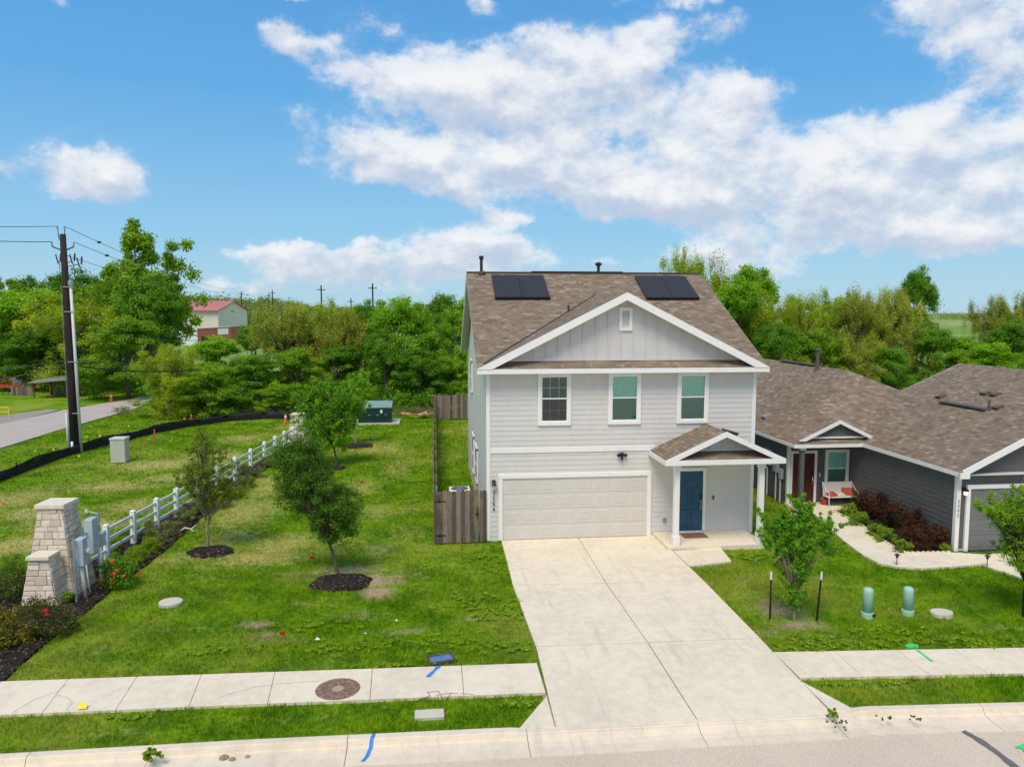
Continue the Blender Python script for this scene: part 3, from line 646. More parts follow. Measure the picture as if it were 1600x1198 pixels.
def boxvent(b, c, slope, ax, w=.36, h=.11, l=.3):
    """low louvred roof vent; ax = downhill unit vector"""
    ax = Vector(ax); side = Vector((0, 0, 1)).cross(ax).normalized(); dn = (ax-Vector((0, 0, slope))).normalized(); up = side.cross(dn); up = up if up.z > 0 else -up
    c = Vector(c); vs = []
    for s1, s2, s3 in ((-1, -1, 0), (1, -1, 0), (1, 1, 0), (-1, 1, 0), (-1, -1, .45), (1, -1, .45), (1, 1.25, 1), (-1, 1.25, 1)):
        vs.append(c+side*s1*w/2+dn*s2*l/2+up*s3*h)
    b.mesh(vs, [(4, 5, 6, 7), (0, 1, 5, 4), (1, 2, 6, 5), (2, 3, 7, 6), (3, 0, 4, 7)])

# ================================================================== the pale two-storey house
X0, X1, YF, YB = 1.80, 10.90, 24.57, 37.4
XL, XR, YE, ZE, SL = 1.44, 11.19, 24.15, 5.77, .5
YR = (YE+YB+.42)/2; ZR = ZE+SL*(YR-YE); XM = (XL+XR)/2; ZA = ZE+SL*(XM-XL); YV = YE+(ZA-ZE)/SL; YBE = 2*YR-YE
H = E('two_storey_house', (6.35, 31, 0), 'pale grey two storey house with solar panels, white trim, double garage and blue front door', 'house')
b = MB(); siding(b, (X0, YF), (1, 0, 0), .0, 5.66, lambda z: (0, X1-X0), .168, (0, -1, 0))
b.box(X0+.005, X1-.005, YF, YB-.01, 0.02, 5.60); b.build('wall', M_siding, H)
b = MB(); gz = lambda z: (YF, YB) if z <= 5.6 else (YF+max(0, (z-5.6))/SL*.999, YB-max(0, (z-5.6))/SL*.999)
siding(b, (X0, YF), (0, 1, 0), 0, ZR-.32, lambda z: (gz(z)[0]-YF, gz(z)[1]-YF), .168, (-1, 0, 0))
b.build('side_wall', M_siding_l, H); b = MB()
siding(b, (X1, YF), (0, 1, 0), 0, ZR-.32, lambda z: (gz(z)[0]-YF, gz(z)[1]-YF), .168, (1, 0, 0))
b.build('side_wall', M_siding_l, H)
b = MB(); b.box(X0-.01, X1+.01, YF+.02, YB+.01, -.1, .10); b.build('foundation', M_lid, H)
# roof
b = MB(); e_ = .0
b.roof([(XL, YE, ZE), (XR, YE, ZE), (XR, YR, ZR), (XL, YR, ZR)]); b.roof([(XR, YBE, ZE), (XL, YBE, ZE), (XL, YR, ZR), (XR, YR, ZR)])
b.roof([(XL-.0, YE-.03, ZE+.012), (XM, YE-.03, ZA+.012), (XM, YV, ZA+.012), (XL+.02, YE+.03, ZE+.03)], .03)
b.roof([(XR+.0, YE-.03, ZE+.012), (XM, YE-.03, ZA+.012), (XM, YV, ZA+.012), (XR-.02, YE+.03, ZE+.03)], .03)
b.box(XL+.02, XR-.02, YR-.13, YR+.13, ZR-.055, ZR+.02)
roof = b.build('roof', M_shingle, H)
for sx in (XL+.25, XR-.25): b = MB(); b.beam((sx, YE+abs(sx-(XL if sx < XM else XR)), ZE+.03+SL*.25), (XM, YV, ZA+.025), .075, .02); b.build('valley_flashing', M_dark, roof)
b = MB(); b.beam((GY(830, 425, YR).x, YR-.02, ZR+.03), (GY(972, 426, YR).x, YR-.02, ZR+.03), .26, .035); b.build('ridge_vent', M_dark, roof)
pp = GY(752, 424, YR+.3); b = MB(); b.tube([(pp.x, YR+.25, ZR-.3), (pp.x, YR+.25, GY(752, 402, YR+.25).z)], .062, 12); b.lathe((pp.x, YR+.25, GY(752, 402, YR+.25).z-.08), [(.07, 0), (.095, .02), (.095, .12), (.06, .14)], 14)
b.lathe((pp.x, YR-.12, ZR-.12), [(.2, 0), (.13, .06), (.075, .16)], 14); b.build('flue_pipe', M_dark, roof)
pp = GY(935, 424, YR+1.6); zt = GY(935, 413, YR+1.6).z; b = MB(); b.tube([(pp.x, YR+1.6, ZR-1), (pp.x, YR+1.6, zt)], .065, 12); b.lathe((pp.x, YR+1.6, zt-.08), [(.08, 0), (.15, .06), (.15, .12), (.05, .17)], 14); b.build('flue_pipe', M_dark, roof)
d = ray(888, 488); t = (CH-ZE+SL*YE)/(-d.z+SL*d.y); q = C0+d*t; b = MB(); b.tube([q-Vector((0, 0, .1)), q+Vector((0, 0, .27))], .034, 10); b.lathe(q-Vector((0, 0, .03)), [(.12, -.02), (.09, .05), (.04, .08)], 12); b.build('plumbing_vent', M_dark, roof)
# fascia, rakes, soffit
b = MB(); fh = .17
b.box(XL, XR, YE-.035, YE, ZE-fh, ZE-.012)
b.build('fascia', M_white, H, bevel=.004)
b = MB()
chevron(b, XL-.02, XR+.02, XM, ZE-.015, ZA+.012, YE-.055, YE-.005, .255)
b.build('rake_board', M_white, H, bevel=.003)
b = MB()
for sx, o_ in ((XL, .022), (XR, -.022)):
    for ya in (YE, YBE): b = MB(); b.beam((sx+o_, ya, ZE-.14), (sx+o_, YR, ZR-.14), .035, .17); b.build('side_rake', M_white, H)
b = MB(); b.box(XL+.02, XR-.02, YE+.0, YF+.02, ZE-fh, ZE-fh+.02)
for x0, x1 in ((XL+.01, X0), (X1, XR-.01)):
    for ya, yb_ in ((YE, YR), (YBE, YR)):
        b.mesh([(x0, ya, ZE-.10), (x1, ya, ZE-.10), (x1, yb_, ZR-.10), (x0, yb_, ZR-.10)], [(0, 1, 2, 3)])
for sx, s_ in ((XL, 1), (XR, -1)):
    b.mesh([(sx+s_*.1, YE+.01, ZE-.02), (XM, YE+.01, ZA-.10), (XM, YF+.02, ZA-.10), (sx+s_*.1, YF+.02, ZE-.02)], [(0, 1, 2, 3)])
b.build('soffit', M_soffit, H)
# front gable: board and batten with a louvre
b = MB(); zb0 = ZE+SL*(YF-YE)+.01; zgl = lambda x: ZE+SL*(min(x-XL, XR-x))-.09
b.mesh([(XL+.55, YF-.01, zb0), (XR-.55, YF-.01, zb0), (XM, YF-.01, ZA-.1)], [(0, 1, 2)])
b.build('gable_panel', M_panelw, H)
b = MB(); x = X0+.28; sp_ = (9.1)/22
k_ = 0
while x < X1:
    zt = zgl(x)-.01
    if zt > zb0+.12: b.box(x-.02, x+.02, YF-.046, YF-.009, zb0+.08, zt)
    x += sp_
b.box(XL+.8, XR-.8, YF-.04, YF-.008, zb0-.005, zb0+.085); b.build('batten', M_panelw, H)
b = MB(); vx0, vx1, vz0, vz1 = 6.16, 6.60, 6.97, 7.74
b.box(vx0, vx1, YF-.07, YF-.01, vz1-.1, vz1); b.box(vx0, vx1, YF-.07, YF-.01, vz0, vz0+.12); b.box(vx0, vx0+.1, YF-.07, YF-.01, vz0+.12, vz1-.1); b.box(vx1-.1, vx1, YF-.07, YF-.01, vz0+.12, vz1-.1)
gv = b.build('gable_vent', M_white, H, bevel=.004)
b = MB(); z = vz0+.13
while z < vz1-.12: b.mesh([(vx0+.1, YF-.055, z), (vx1-.1, YF-.055, z), (vx1-.1, YF-.02, z+.05), (vx0+.1, YF-.02, z+.05)], [(0, 1, 2, 3)]); z += .062
b.build('louvre', M_white, gv); box('backing', M_dark, gv, vx0+.1, vx1-.1, YF-.015, YF-.012, vz0+.12, vz1-.1)
# corner boards and belt
for a, c, d_, e_ in ((X0-.035, X0+.09, YF-.035, YF+.09), (X1-.09, X1+.035, YF-.035, YF+.09)): box('corner_board', M_white, H, a, c, d_, e_, .03, 5.61, .004)
b = MB(); b.box(X0+.092, 7.45, YF-.038, YF, 2.955, 3.125); b.build('trim', M_white, H, bevel=.004)
# windows
for (a, c, k_) in ((3.462, 4.575, 'open'), (5.823, 6.936, 'blind'), (8.175, 9.265, 'blind')): window(H, a, c, 3.86, 5.60, YF-.02, k_)
for y0, y1, z0, z1 in ((33.2, 34.6, 3.95, 5.45), (31.9, 33.3, .6, 2.3), (29.6, 31.0, .7, 2.2)):
    b = MB(); b.box(X0-.06, X0, y0, y0+.1, z0, z1); b.box(X0-.06, X0, y1-.1, y1, z0, z1); b.box(X0-.062, X0, y0, y1, z1-.1, z1+.02); b.box(X0-.062, X0, y0, y1, z0-.02, z0+.1); b.box(X0-.05, X0, y0+.1, y1-.1, (z0+z1)/2-.03, (z0+z1)/2+.03)
    w_ = b.build('window', M_white, H); box('pane', M_blindd, w_, X0-.03, X0-.01, y0+.1, y1-.1, z0+.1, z1-.1)
# garage
gx0, gx1, gz1 = 2.30, 7.20, 2.11
garage_door(H, gx0, gx1, .035, gz1, YF-.028, M_gdoor)
b = MB(); b.box(gx0-.14, gx0, YF-.075, YF, .03, gz1); b.box(gx1, gx1+.14, YF-.075, YF, .03, gz1); b.box(gx0-.14, gx1+.14, YF-.078, YF, gz1, gz1+.14); b.build('garage_trim', M_white, H, bevel=.006)
b = MB(); nx, nz = 2.01, 1.95
b.lathe((nx, YF-.03, nz+.07), [(.07, 0), (.07, .01)], 16); b.tube([(nx, YF-.02, nz+.08), (nx, YF-.10, nz+.14), (nx, YF-.13, nz+.05)], .018, 8); b.lathe((nx, YF-.13, nz-.04), [(.09, 0), (.075, .05), (.02, .10)], 16); b.box(nx-.05, nx+.05, YF-.04, YF, nz-.05, nz+.12)
wl = b.build('wall_light', M_dark, H); b = MB(); b.lathe((nx, YF-.13, nz-.16), [(.045, 0), (.06, .04), (.055, .12)], 12); b.build('lamp_glass', M_lglass, wl)
for i, chx in enumerate('2204'): text('house_number', chx, M_black, H, (2.005, YF-.045, 1.585-.185*i), .165, 0)
b = MB(); b.lathe((6.31, YF-.05, 2.84), [(.05, -.05), (.07, 0), (.05, .05)], 12); b.tube([(6.31, YF-.06, 2.85), (6.16, YF-.14, 2.83)], [.035, .06], 12); b.tube([(6.31, YF-.06, 2.85), (6.46, YF-.14, 2.82)], [.035, .06], 12); b.tube([(6.31, YF-.05, 2.84), (6.31, YF-.10, 2.66)], [.035, .045], 12); b.box(6.25, 6.37, YF-.03, YF, 2.78, 2.90)
b.build('flood_light', M_black, H)
# front door and porch
panel_door(H, 8.225, 9.14, .16, 2.23, YF-.03, M_teal)
box('outlet_cover', M_brass, H, 7.77, 7.89, YF-.06, YF-.01, .47, .61, .01); box('doorbell', M_black, H, 9.50, 9.54, YF-.05, YF-.01, 1.22, 1.34)
PY0 = 22.92
b = MB(); b.slab([(7.42, PY0, .13), (10.70, PY0, .13), (10.70, YF-.0, .13), (7.42, YF, .13)], .25); b.build('porch_slab', M_conc, H, bevel=.012)
for cx in (7.72, 10.52):
    cy = PY0+.12
    b = MB(); b.box(cx-.085, cx+.085, cy-.085, cy+.085, .45, 2.72); b.box(cx-.11, cx+.11, cy-.11, cy+.11, .13, .46); b.box(cx-.11, cx+.11, cy-.11, cy+.11, 2.62, 2.76); b.box(cx-.13, cx+.13, cy-.13, cy+.13, 2.74, 2.80)
    b.build('porch_column', M_white, H, bevel=.006)
pl, pr, pf, pz, pm, pt = 7.26, 11.14, 22.74, 2.965, 9.20, 3.84; psl = (pt-pz)/(pm-pl)
b = MB(); b.box(7.55, 10.70, cy-.09, cy+.09, 2.79, pz-.09); b.box(7.55, 7.72, cy+.09, YF, 2.79, pz-.09); b.box(10.53, 10.70, cy+.09, YF, 2.79, pz-.09); b.box(pl+.05, pr-.05, pf+.03, YF-.03, pz-.13, pz-.10)
b.build('porch_beam', M_white, H)
b = MB(); b.roof([(pl, pf-.02, pz), (pm, pf-.02, pt), (pm, YF, pt), (pl, YF, pz)]); b.roof([(pr, pf-.02, pz), (pm, pf-.02, pt), (pm, YF, pt), (pr, YF, pz)])
b.roof([(pl+.05, pf-.02, pz-.01), (pr-.05, pf-.02, pz-.01), (pr-.45, pf+.50, pz+.20), (pl+.45, pf+.50, pz+.20)]); pr_ = b.build('porch_roof', M_shingle, H)
b = MB(); b.box(pl, pr, pf-.06, pf-.03, pz-.165, pz-.005); b.box(pl-.03, pl, pf-.06, YF-.03, pz-.165, pz-.005); b.box(pr, pr+.03, pf-.06, YF-.03, pz-.165, pz-.005)
b.build('porch_fascia', M_white, H, bevel=.004)
b = MB(); chevron(b, pl-.01, pr+.01, pm, pz-.004, pt+.008, pf-.055, pf-.012, .175); b.build('porch_rake', M_white, H, bevel=.003)
b = MB(); b.mesh([(pl+.5, pf+.46, pz+.12), (pr-.5, pf+.46, pz+.12), (pm, pf+.46, pt-.05)], [(0, 1, 2)])
for k_ in range(-3, 4):
    xx = pm+.06+k_*.42; zt = pt-.08-abs(xx-pm)*psl
    if zt > pz+.28: b.box(xx-.02, xx+.02, pf+.435, pf+.459, pz+.26, zt)
b.box(pl+.7, pr-.7, pf+.43, pf+.458, pz+.19, pz+.27); b.build('porch_gable', M_panelw, H)
b = MB(); boxvent(b, (9.75, 23.9, pt-.55*psl+.01), psl, (1, 0, 0), .5, .13, .36); b.build('roof_vent', M_dark, pr_)
# solar arrays
for n_, (xa, xb) in enumerate(((2.40, 4.51), (8.25, 10.36))):
    b = MB(); sp = Vector((0, 1, SL)).normalized(); nn = Vector((0, -SL, 1)).normalized(); base = Vector((0, 28.68, ZE+SL*(28.68-YE)))
    par = b
    for i in range(2):
        x0 = xa+i*(xb-xa)/2+.008; x1 = xa+(i+1)*(xb-xa)/2-.008; L_ = 1.82/cos(math.atan(SL))
        q = [base+Vector((x0, 0, 0))+nn*.13, base+Vector((x1, 0, 0))+nn*.13, base+Vector((x1, 0, 0))+nn*.13+sp*L_, base+Vector((x0, 0, 0))+nn*.13+sp*L_]
        lo = [p-nn*.04 for p in q]; uvq = [(0, 0), (x1-x0, 0), (x1-x0, L_), (0, L_)]
        b.poly(q, uvq)
        for j in range(4): b.poly([q[j], lo[j], lo[(j+1) % 4], q[(j+1) % 4]])
        b.poly(lo[::-1])
    sa = b.build('solar_panel', M_solar, H); b = MB()
    for f in (.22, .78): one(lambda b: b.beam(base+Vector((xa+.05, 0, 0))+nn*.045+sp*L_*f, base+Vector((xb-.05, 0, 0))+nn*.045+sp*L_*f, .04, .08, nn), 'rail', M_black, sa)
    b.beam(base+Vector((xa, 0, 0))+nn*.08-sp*.012, base+Vector((xb, 0, 0))+nn*.08-sp*.012, .02, .10, nn)
    b.build('skirt', M_black, sa)
tag(one(lambda b: b.slab([(8.28, 23.75, .145), (9.10, 23.75, .145), (9.10, 24.3, .145), (8.28, 24.3, .145)], .014), 'doormat', M_mat), 'brown doormat in front of the blue door', 'doormat')

# ================================================================== dark single-storey house next door
ze = 2.62; s2 = .5; mx0, my0, mw = 13.57, 26.93, 4.78; gx_0, gyf, gw = 16.28, 21.55, 3.05
H2 = E('single_storey_house', (18.5, 30, 0), 'dark slate single storey house with red door, brown shingle roof and grey garage door', 'house')
W0 = 13.92; YD = 28.1; GX0 = 16.46; GYW = 21.88
b = MB(); siding(b, (W0, YD), (0, 1, 0), 0, 2.62, lambda z: (0, 15), .165, (-1, 0, 0)); siding(b, (W0, YD), (1, 0, 0), 0, 2.6, lambda z: (0, GX0-W0+.02), .165, (0, -1, 0))
siding(b, (GX0, GYW), (0, 1, 0), 0, 2.66, lambda z: (0, YD-GYW), .165, (-1, 0, 0))
gap = lambda z: (max(0., (z-2.62)/s2), 5.9-max(0., (z-2.62)/s2))
siding(b, (GX0, GYW), (1, 0, 0), 0, 4.0, gap, .165, (0, -1, 0)); b.box(GX0+.01, 22.3, GYW+.005, 42.9, 0, 2.5); b.box(W0+.01, GX0+.2, YD+.005, 42.9, 0, 2.5)
b.build('wall', M_dsiding, H2)
apx = Vector((mx0+mw, my0+mw, ze+s2*mw)); mxr = mx0+2*mw; gr = gx_0+gw; gz_ = ze+s2*gw+.015
b = MB(); yfar = 43.
b.roof([(mx0, my0, ze), (mxr, my0, ze), apx]); b.roof([(mx0, my0, ze), apx, (apx.x, yfar, apx.z), (mx0, yfar, ze)]); b.roof([(mxr, my0, ze), apx, (apx.x, yfar, apx.z), (mxr, yfar, ze)])
yrg = my0+s2*gw/s2+.03
b.roof([(gx_0, gyf, ze+.015), (gr, gyf, gz_), (gr, yrg, gz_), (gx_0, my0+.03, ze+.015)]); b.roof([(gr+gw, gyf, ze+.015), (gr, gyf, gz_), (gr, yrg, gz_), (gr+gw, my0+.03, ze+.015)])
# porch gablet
ga, gb_, gc = 13.80, 16.95, 27.0; gm_ = (ga+gb_)/2; gzt = 3.50; g0 = 2.76
ym = my0+(gzt-ze)/s2
b.roof([(ga-.05, gc, g0-.03), (gm_, gc, gzt), (gm_, ym, gzt), (ga-.05, my0+(g0-ze)/s2, g0-.03)]); b.roof([(gb_+.05, gc, g0-.03), (gm_, gc, gzt), (gm_, ym, gzt), (gb_+.05, my0+(g0-ze)/s2, g0-.03)])
roof2 = b.build('roof', M_shingle, H2)
b = MB(); b.box(mx0, gx_0, my0-.03, my0, ze-.14, ze-.01); b.box(mx0-.03, mx0, my0-.03, yfar, ze-.14, ze-.01); b.box(gx_0-.03, gx_0, gyf-.03, my0, ze-.135, ze); b.box(gx_0-.03, gx_0+.30, gyf-.04, gyf-.0, ze-.19, ze+.0)
b.build('fascia', M_white, H2, bevel=.004)
b = MB(); b.beam((gx_0+.1, gyf-.01, ze-.02), (gr, gyf-.01, gz_-.10), .05, .19); b.build('rake_board', M_white, H2); b = MB(); b.beam((gr+gw, gyf-.01, ze-.07), (gr, gyf-.01, gz_-.10), .05, .19)
b.build('rake_board', M_white, H2)
b = MB(); chevron(b, ga-.06, gb_+.06, gm_, g0-.035, gzt+.01, gc-.045, gc-.005, .14); b.build('rake_board', M_white, H2)
b = MB(); b.mesh([(ga+.25, gc+.14, 2.80), (gb_-.25, gc+.14, 2.80), (gm_, gc+.14, gzt-.08)], [(0, 1, 2)]); gp = b.build('gable_panel', M_dsiding, H2)
box('sill', M_white, gp, ga+.45, gb_-.45, gc+.10, gc+.139, 2.80, 2.86)
b = MB(); b.box(mx0+.01, gx_0+.1, my0+.001, YD, ze-.13, ze-.11); b.box(gx_0, GX0, gyf, my0, ze-.13, ze-.11); b.box(gx_0, 22.3, gyf+.02, GYW, ze-.1, ze-.08); b.build('soffit', M_soffit, H2)
box('corner_board', M_white, H2, W0-.03, W0+.09, YD-.03, YD+.09, 0, ze-.12, .005); box('corner_board', M_white, H2, GX0-.04, GX0+.10, GYW-.04, GYW+.10, .02, ze-.14, .005)
box('foundation', M_lid, H2, GX0-.02, 22.3, GYW-.012, GYW+.3, -.1, .10); box('foundation', M_lid, H2, W0-.012, GX0, YD-.012, YD+.3, -.1, .08)
gdx0, gdx1 = 16.86, 21.6
garage_door(H2, gdx0, gdx1, .04, 2.04, GYW-.03, M_dgar)
b = MB(); b.box(gdx0-.13, gdx0, GYW-.085, GYW, .03, 2.04); b.box(gdx1, gdx1+.13, GYW-.085, GYW, .03, 2.04); b.box(gdx0-.13, gdx1+.13, GYW-.088, GYW, 2.04, 2.17); b.build('garage_trim', M_white, H2, bevel=.005)
b = MB(); lx = 16.655; b.box(lx-.05, lx+.05, GYW-.05, GYW-.01, 1.90, 2.08); b.lathe((lx, GYW-.12, 1.98), [(.085, 0), (.08, .05), (.02, .1)], 14); b.tube([(lx, GYW-.03, 2.03), (lx, GYW-.12, 2.06)], .015, 8)
wl = b.build('wall_light', M_black, H2); b = MB(); b.lathe((lx, GYW-.12, 1.86), [(.03, 0), (.055, .03), (.055, .12)], 14); b.build('lamp', M_lamp, wl)
for i, chx in enumerate('2202'): text('house_number', chx, M_galv, H2, (GX0+.035, GYW-.05, 1.60-.145*i), .13, 0)
b = MB(); b.slab([(13.80, 27.0, .06), (16.38, 27.0, .06), (16.38, YD, .06), (13.80, YD, .06)], .2); b.build('porch_slab', M_walk, H2)
panel_door(H2, 14.08, 14.98, .09, 2.06, YD-.03, M_reddoor)
window(H2, 15.43, 16.42, .63, 2.19, YD-.02, 'blind', .09)
b = MB(); b.box(13.88, 14.04, 27.02, 27.18, .06, 2.40); pc_ = b.build('porch_column', M_dsiding, H2, bevel=.006); box('cap', M_white, pc_, 13.85, 14.07, 26.99, 27.21, 2.38, 2.50, .006)
b = MB(); b.box(13.85, gx_0+.1, 27.0, 27.2, 2.49, 2.51); b.build('porch_beam', M_white, H2)
box('doorbell', M_white, H2, 15.20, 15.24, YD-.05, YD-.01, 1.10, 1.26)
# roof furniture next door
b = MB(); q = GX(1288, 578, apx.x); b.tube([(apx.x-.35, q.y, apx.z-.3), (apx.x-.35, q.y, GX(1289, 546, apx.x-.35).z)], .085, 12); b.lathe((apx.x-.35, q.y, GX(1289, 546, apx.x-.35).z-.12), [(.10, 0), (.13, .03), (.13, .12), (.09, .15)], 14); b.lathe((apx.x-.35, q.y, apx.z-.22), [(.22, -.1), (.13, .04), (.09, .12)], 12); b.build('flue_pipe', M_vent, roof2)
b = MB(); ya, yb_ = GX(1275, 575, apx.x).y, GX(1222, 567, apx.x).y; b.beam((apx.x, ya, apx.z+.04), (apx.x, yb_, apx.z+.04), .3, .05); b.build('ridge_vent', M_vent, roof2)
b = MB(); ya, yb_ = GX(1543, 642, gr).y, GX(1471, 629, gr).y; b.beam((gr, ya, gz_+.035), (gr, yb_, gz_+.035), .3, .05); b.build('ridge_vent', M_vent, roof2)
b = MB(); q = GX(1541, 640, gr); b.tube([(gr+.1, q.y, gz_-.1), (gr+.1, q.y, GX(1542, 625, gr).z)], .045, 10); b.build('plumbing_vent', M_vent, roof2)
d = ray(1199, 651); t = (CH-ze+s2*mx0)/(-d.z+s2*d.x); q = C0+d*t; b = MB(); boxvent(b, q, s2, (-1, 0, 0), .36, .14, .34); b.build('roof_vent', M_galv, roof2)
# meters on the side wall between the houses
q = GX(1215, 745, W0); b = MB(); b.box(W0-.13, W0-.02, q.y-.2, q.y+.2, 1.15, 1.75); b.box(W0-.13, W0-.02, q.y+.5, q.y+1.1, 1.3, 1.95); b.box(W0-.12, W0-.02, q.y-.55, q.y-.3, .95, 1.35)
mt = b.build('meter_box', M_elec, H2, bevel=.01); 
for yy in (q.y, q.y+.8, q.y-.4): one(lambda b: b.tube([(W0-.07, yy, 0), (W0-.07, yy, 1.2)], .035, 8), 'conduit', M_pvc, mt)
b = MB(); b = MB(); b.tube([(W0-.12, q.y, 1.5), (W0-.22, q.y, 1.5)], [.09, .08], 14); b.build('meter', M_lglass, mt)

# third house further right
H3 = E('single_storey_house', (28, 31, 0), 'brown shingle roof of the farther house behind the slate house garage ridge', 'house')
b = MB(); rx, rz, s3, yn, yf_ = 28., 4.88, .44, 24.5, 37.5; lx_ = 23.75
b.roof([(lx_, yn, rz-s3*(rx-lx_)), (rx, yn, rz), (rx, yf_, rz), (lx_, yf_, rz-s3*(rx-lx_))]); b.roof([(rx*2-lx_, yn, rz-s3*(rx-lx_)), (rx, yn, rz), (rx, yf_, rz), (2*rx-lx_, yf_, rz-s3*(rx-lx_))]); r3 = b.build('roof', M_shingle, H3)
b = MB(); b.box(lx_+.35, 2*rx-lx_-.35, yn+.3, yf_-.3, 0, 2.95)
b.mesh([(lx_+.35, yf_-.3, 2.95), (2*rx-lx_-.35, yf_-.3, 2.95), (rx, yf_-.3, rz-.15), (lx_+.35, yn+.3, 2.95), (2*rx-lx_-.35, yn+.3, 2.95), (rx, yn+.3, rz-.15)], [(0, 1, 2), (3, 5, 4)]); b.build('wall', M_siding, H3)
b = MB(); b.beam((lx_, yf_+.02, rz-s3*(rx-lx_)-.08), (rx, yf_+.02, rz-.08), .04, .14); b.box(lx_-.03, lx_, yn, yf_, rz-s3*(rx-lx_)-.15, rz-s3*(rx-lx_)); b.build('fascia', M_white, H3)
def on3(px, py): d = ray(px, py); t = (CH-rz+s3*rx)/(-d.z+s3*d.x); return C0+d*t
for px, py in ((1471, 620), (1541, 615), (1556, 617), (1560, 637)):
    b = MB(); boxvent(b, on3(px, py), s3, (-1, 0, 0), .36, .13, .34); b.build('roof_vent', M_vent, r3)
b = MB(); b.beam((rx, 26.5, rz+.035), (rx, on3(1592, 579).y if False else 30., rz+.035), .3, .05); b.build('ridge_vent', M_vent, r3)

# ================================================================== fences, pillars, utilities on the left
# wooden privacy fence and gate
def boards(b, p0, p1, h, w=.14, jit=.02, seed=1, th=.018):
    rnd = random.Random(seed); p0, p1 = Vector(p0), Vector(p1); L_ = (p1-p0).length; d = (p1-p0)/L_; n = max(1, int(L_/w)); nr = Vector((-d.y, d.x, 0))
    for i in range(n):
        a = p0+d*(L_*i/n+.0012); c = p0+d*(L_*(i+1)/n-.0012); hh = h+rnd.uniform(-jit, jit); b.ct = rnd.random(); o_ = nr*rnd.uniform(-.004, .004)
        ear = .03
        pr = [(a, .02), (c, .02), (c, hh-ear), (c-d*ear, hh), (a+d*ear, hh), (a, hh-ear)]
        f = [Vector((p.x, p.y, z))+o_-nr*th/2 for p, z in pr]; k_ = [q+nr*th for q in f]
        b.mesh(f+k_, [(0, 1, 2, 3, 4, 5), (11, 10, 9, 8, 7, 6)]+[(i_, 6+i_, 6+(i_+1) % 6, (i_+1) % 6) for i_ in range(6)])
    b.ct = .5
fa, fbk, fend = Vector((.03, 24.45, 0)), Vector((.14, 53.6, 0)), Vector((15, 53.9, 0))
PF = E('privacy_fence', (.03, 24.45, 0), 'weathered brown board privacy fence round the back yard with a hinged gate', 'fence')
b = MB(); boards(b, fa+Vector((0, .1, 0)), fbk, 1.74, .145, .015, 2); b.build('board_panel', M_wood, PF)
b = MB(); boards(b, fbk, fend, 1.74, .145, .015, 3); b.build('board_panel', M_wood, PF)
g1 = Vector((1.50, 24.47, 0)); b = MB(); boards(b, fa, g1, 1.76, .135, .02, 4); gt = b.build('gate', M_wood, PF)
b = MB(); b.ct = .25; boards(b, Vector((1.535, 24.49, 0)), Vector((1.765, 24.49, 0)), 1.74, .115, .01, 9); b.build('board_panel', M_wood, PF)
for z in (.28, 1.42):
    b = MB(); b.box(.08, .42, 24.43, 24.445, z-.012, z+.012); b.mesh([(.2, 24.436, z-.07), (.28, 24.436, z), (.2, 24.436, z+.07), (.2, 24.448, z-.07), (.28, 24.448, z), (.2, 24.448, z+.07)], [(0, 1, 2), (0, 3, 4, 1), (1, 4, 5, 2), (2, 5, 3, 0)]); b.build('hinge', M_black, gt)
b = MB(); b.box(1.40, 1.52, 24.42, 24.44, .95, 1.0); b.box(1.44, 1.46, 24.41, 24.44, .8, 1.2); b.build('latch', M_dark, gt)
for z in (.35, 1.35):
    b = MB(); b.ct = .6; b.beam((.07, 24.55, z), (.17, 53.5, z), .04, .09); b.build('rail', M_wood, PF)
for i in range(13):
    y = 24.6+i*2.4; b = MB(); b.ct = .7; b.box(.07+i*.009, .16+i*.009, y, y+.09, 0, 1.76 if i else 1.9); b.build('post', M_wood, PF)
# air conditioner in the side yard
A = G(718, 762, .84); AC = E('air_conditioner', (A.x, A.y, 0), 'square grey air conditioning condenser behind the wooden gate beside the house', 'air conditioner')
b = MB(); b.box(A.x-.38, A.x+.38, A.y-.38, A.y+.38, .08, .74)
for i in range(12): b.box(A.x-.385, A.x+.385, A.y-.385, A.y+.385, .12+i*.05, .135+i*.05)
b.build('casing', M_cab, AC, bevel=.01)
b = MB(); b.box(A.x-.40, A.x+.40, A.y-.40, A.y+.40, .74, .82); b.build('top_cover', M_whitep, AC, bevel=.03)
b = MB(); b.lathe((A.x, A.y, .80), [(.33, 0), (.33, .026)], 28); b.build('fan_opening', M_black, AC)
b = MB()
for r_ in (.08, .14, .20, .26, .32):
    b.tube([(A.x+r_*cos(k_*pi/12), A.y+r_*sin(k_*pi/12), .845) for k_ in range(25)], .006, 5, False)
for k_ in range(6): b.tube([(A.x, A.y, .85), (A.x+.33*cos(k_*pi/3), A.y+.33*sin(k_*pi/3), .84)], .006, 5)
b.build('fan_guard', M_galv, AC)
b = MB(); b.slab([(A.x-.5, A.y-.5, .08), (A.x+.5, A.y-.5, .08), (A.x+.5, A.y+.5, .08), (A.x-.5, A.y+.5, .08)], .1); b.build('pad', M_lid, AC)

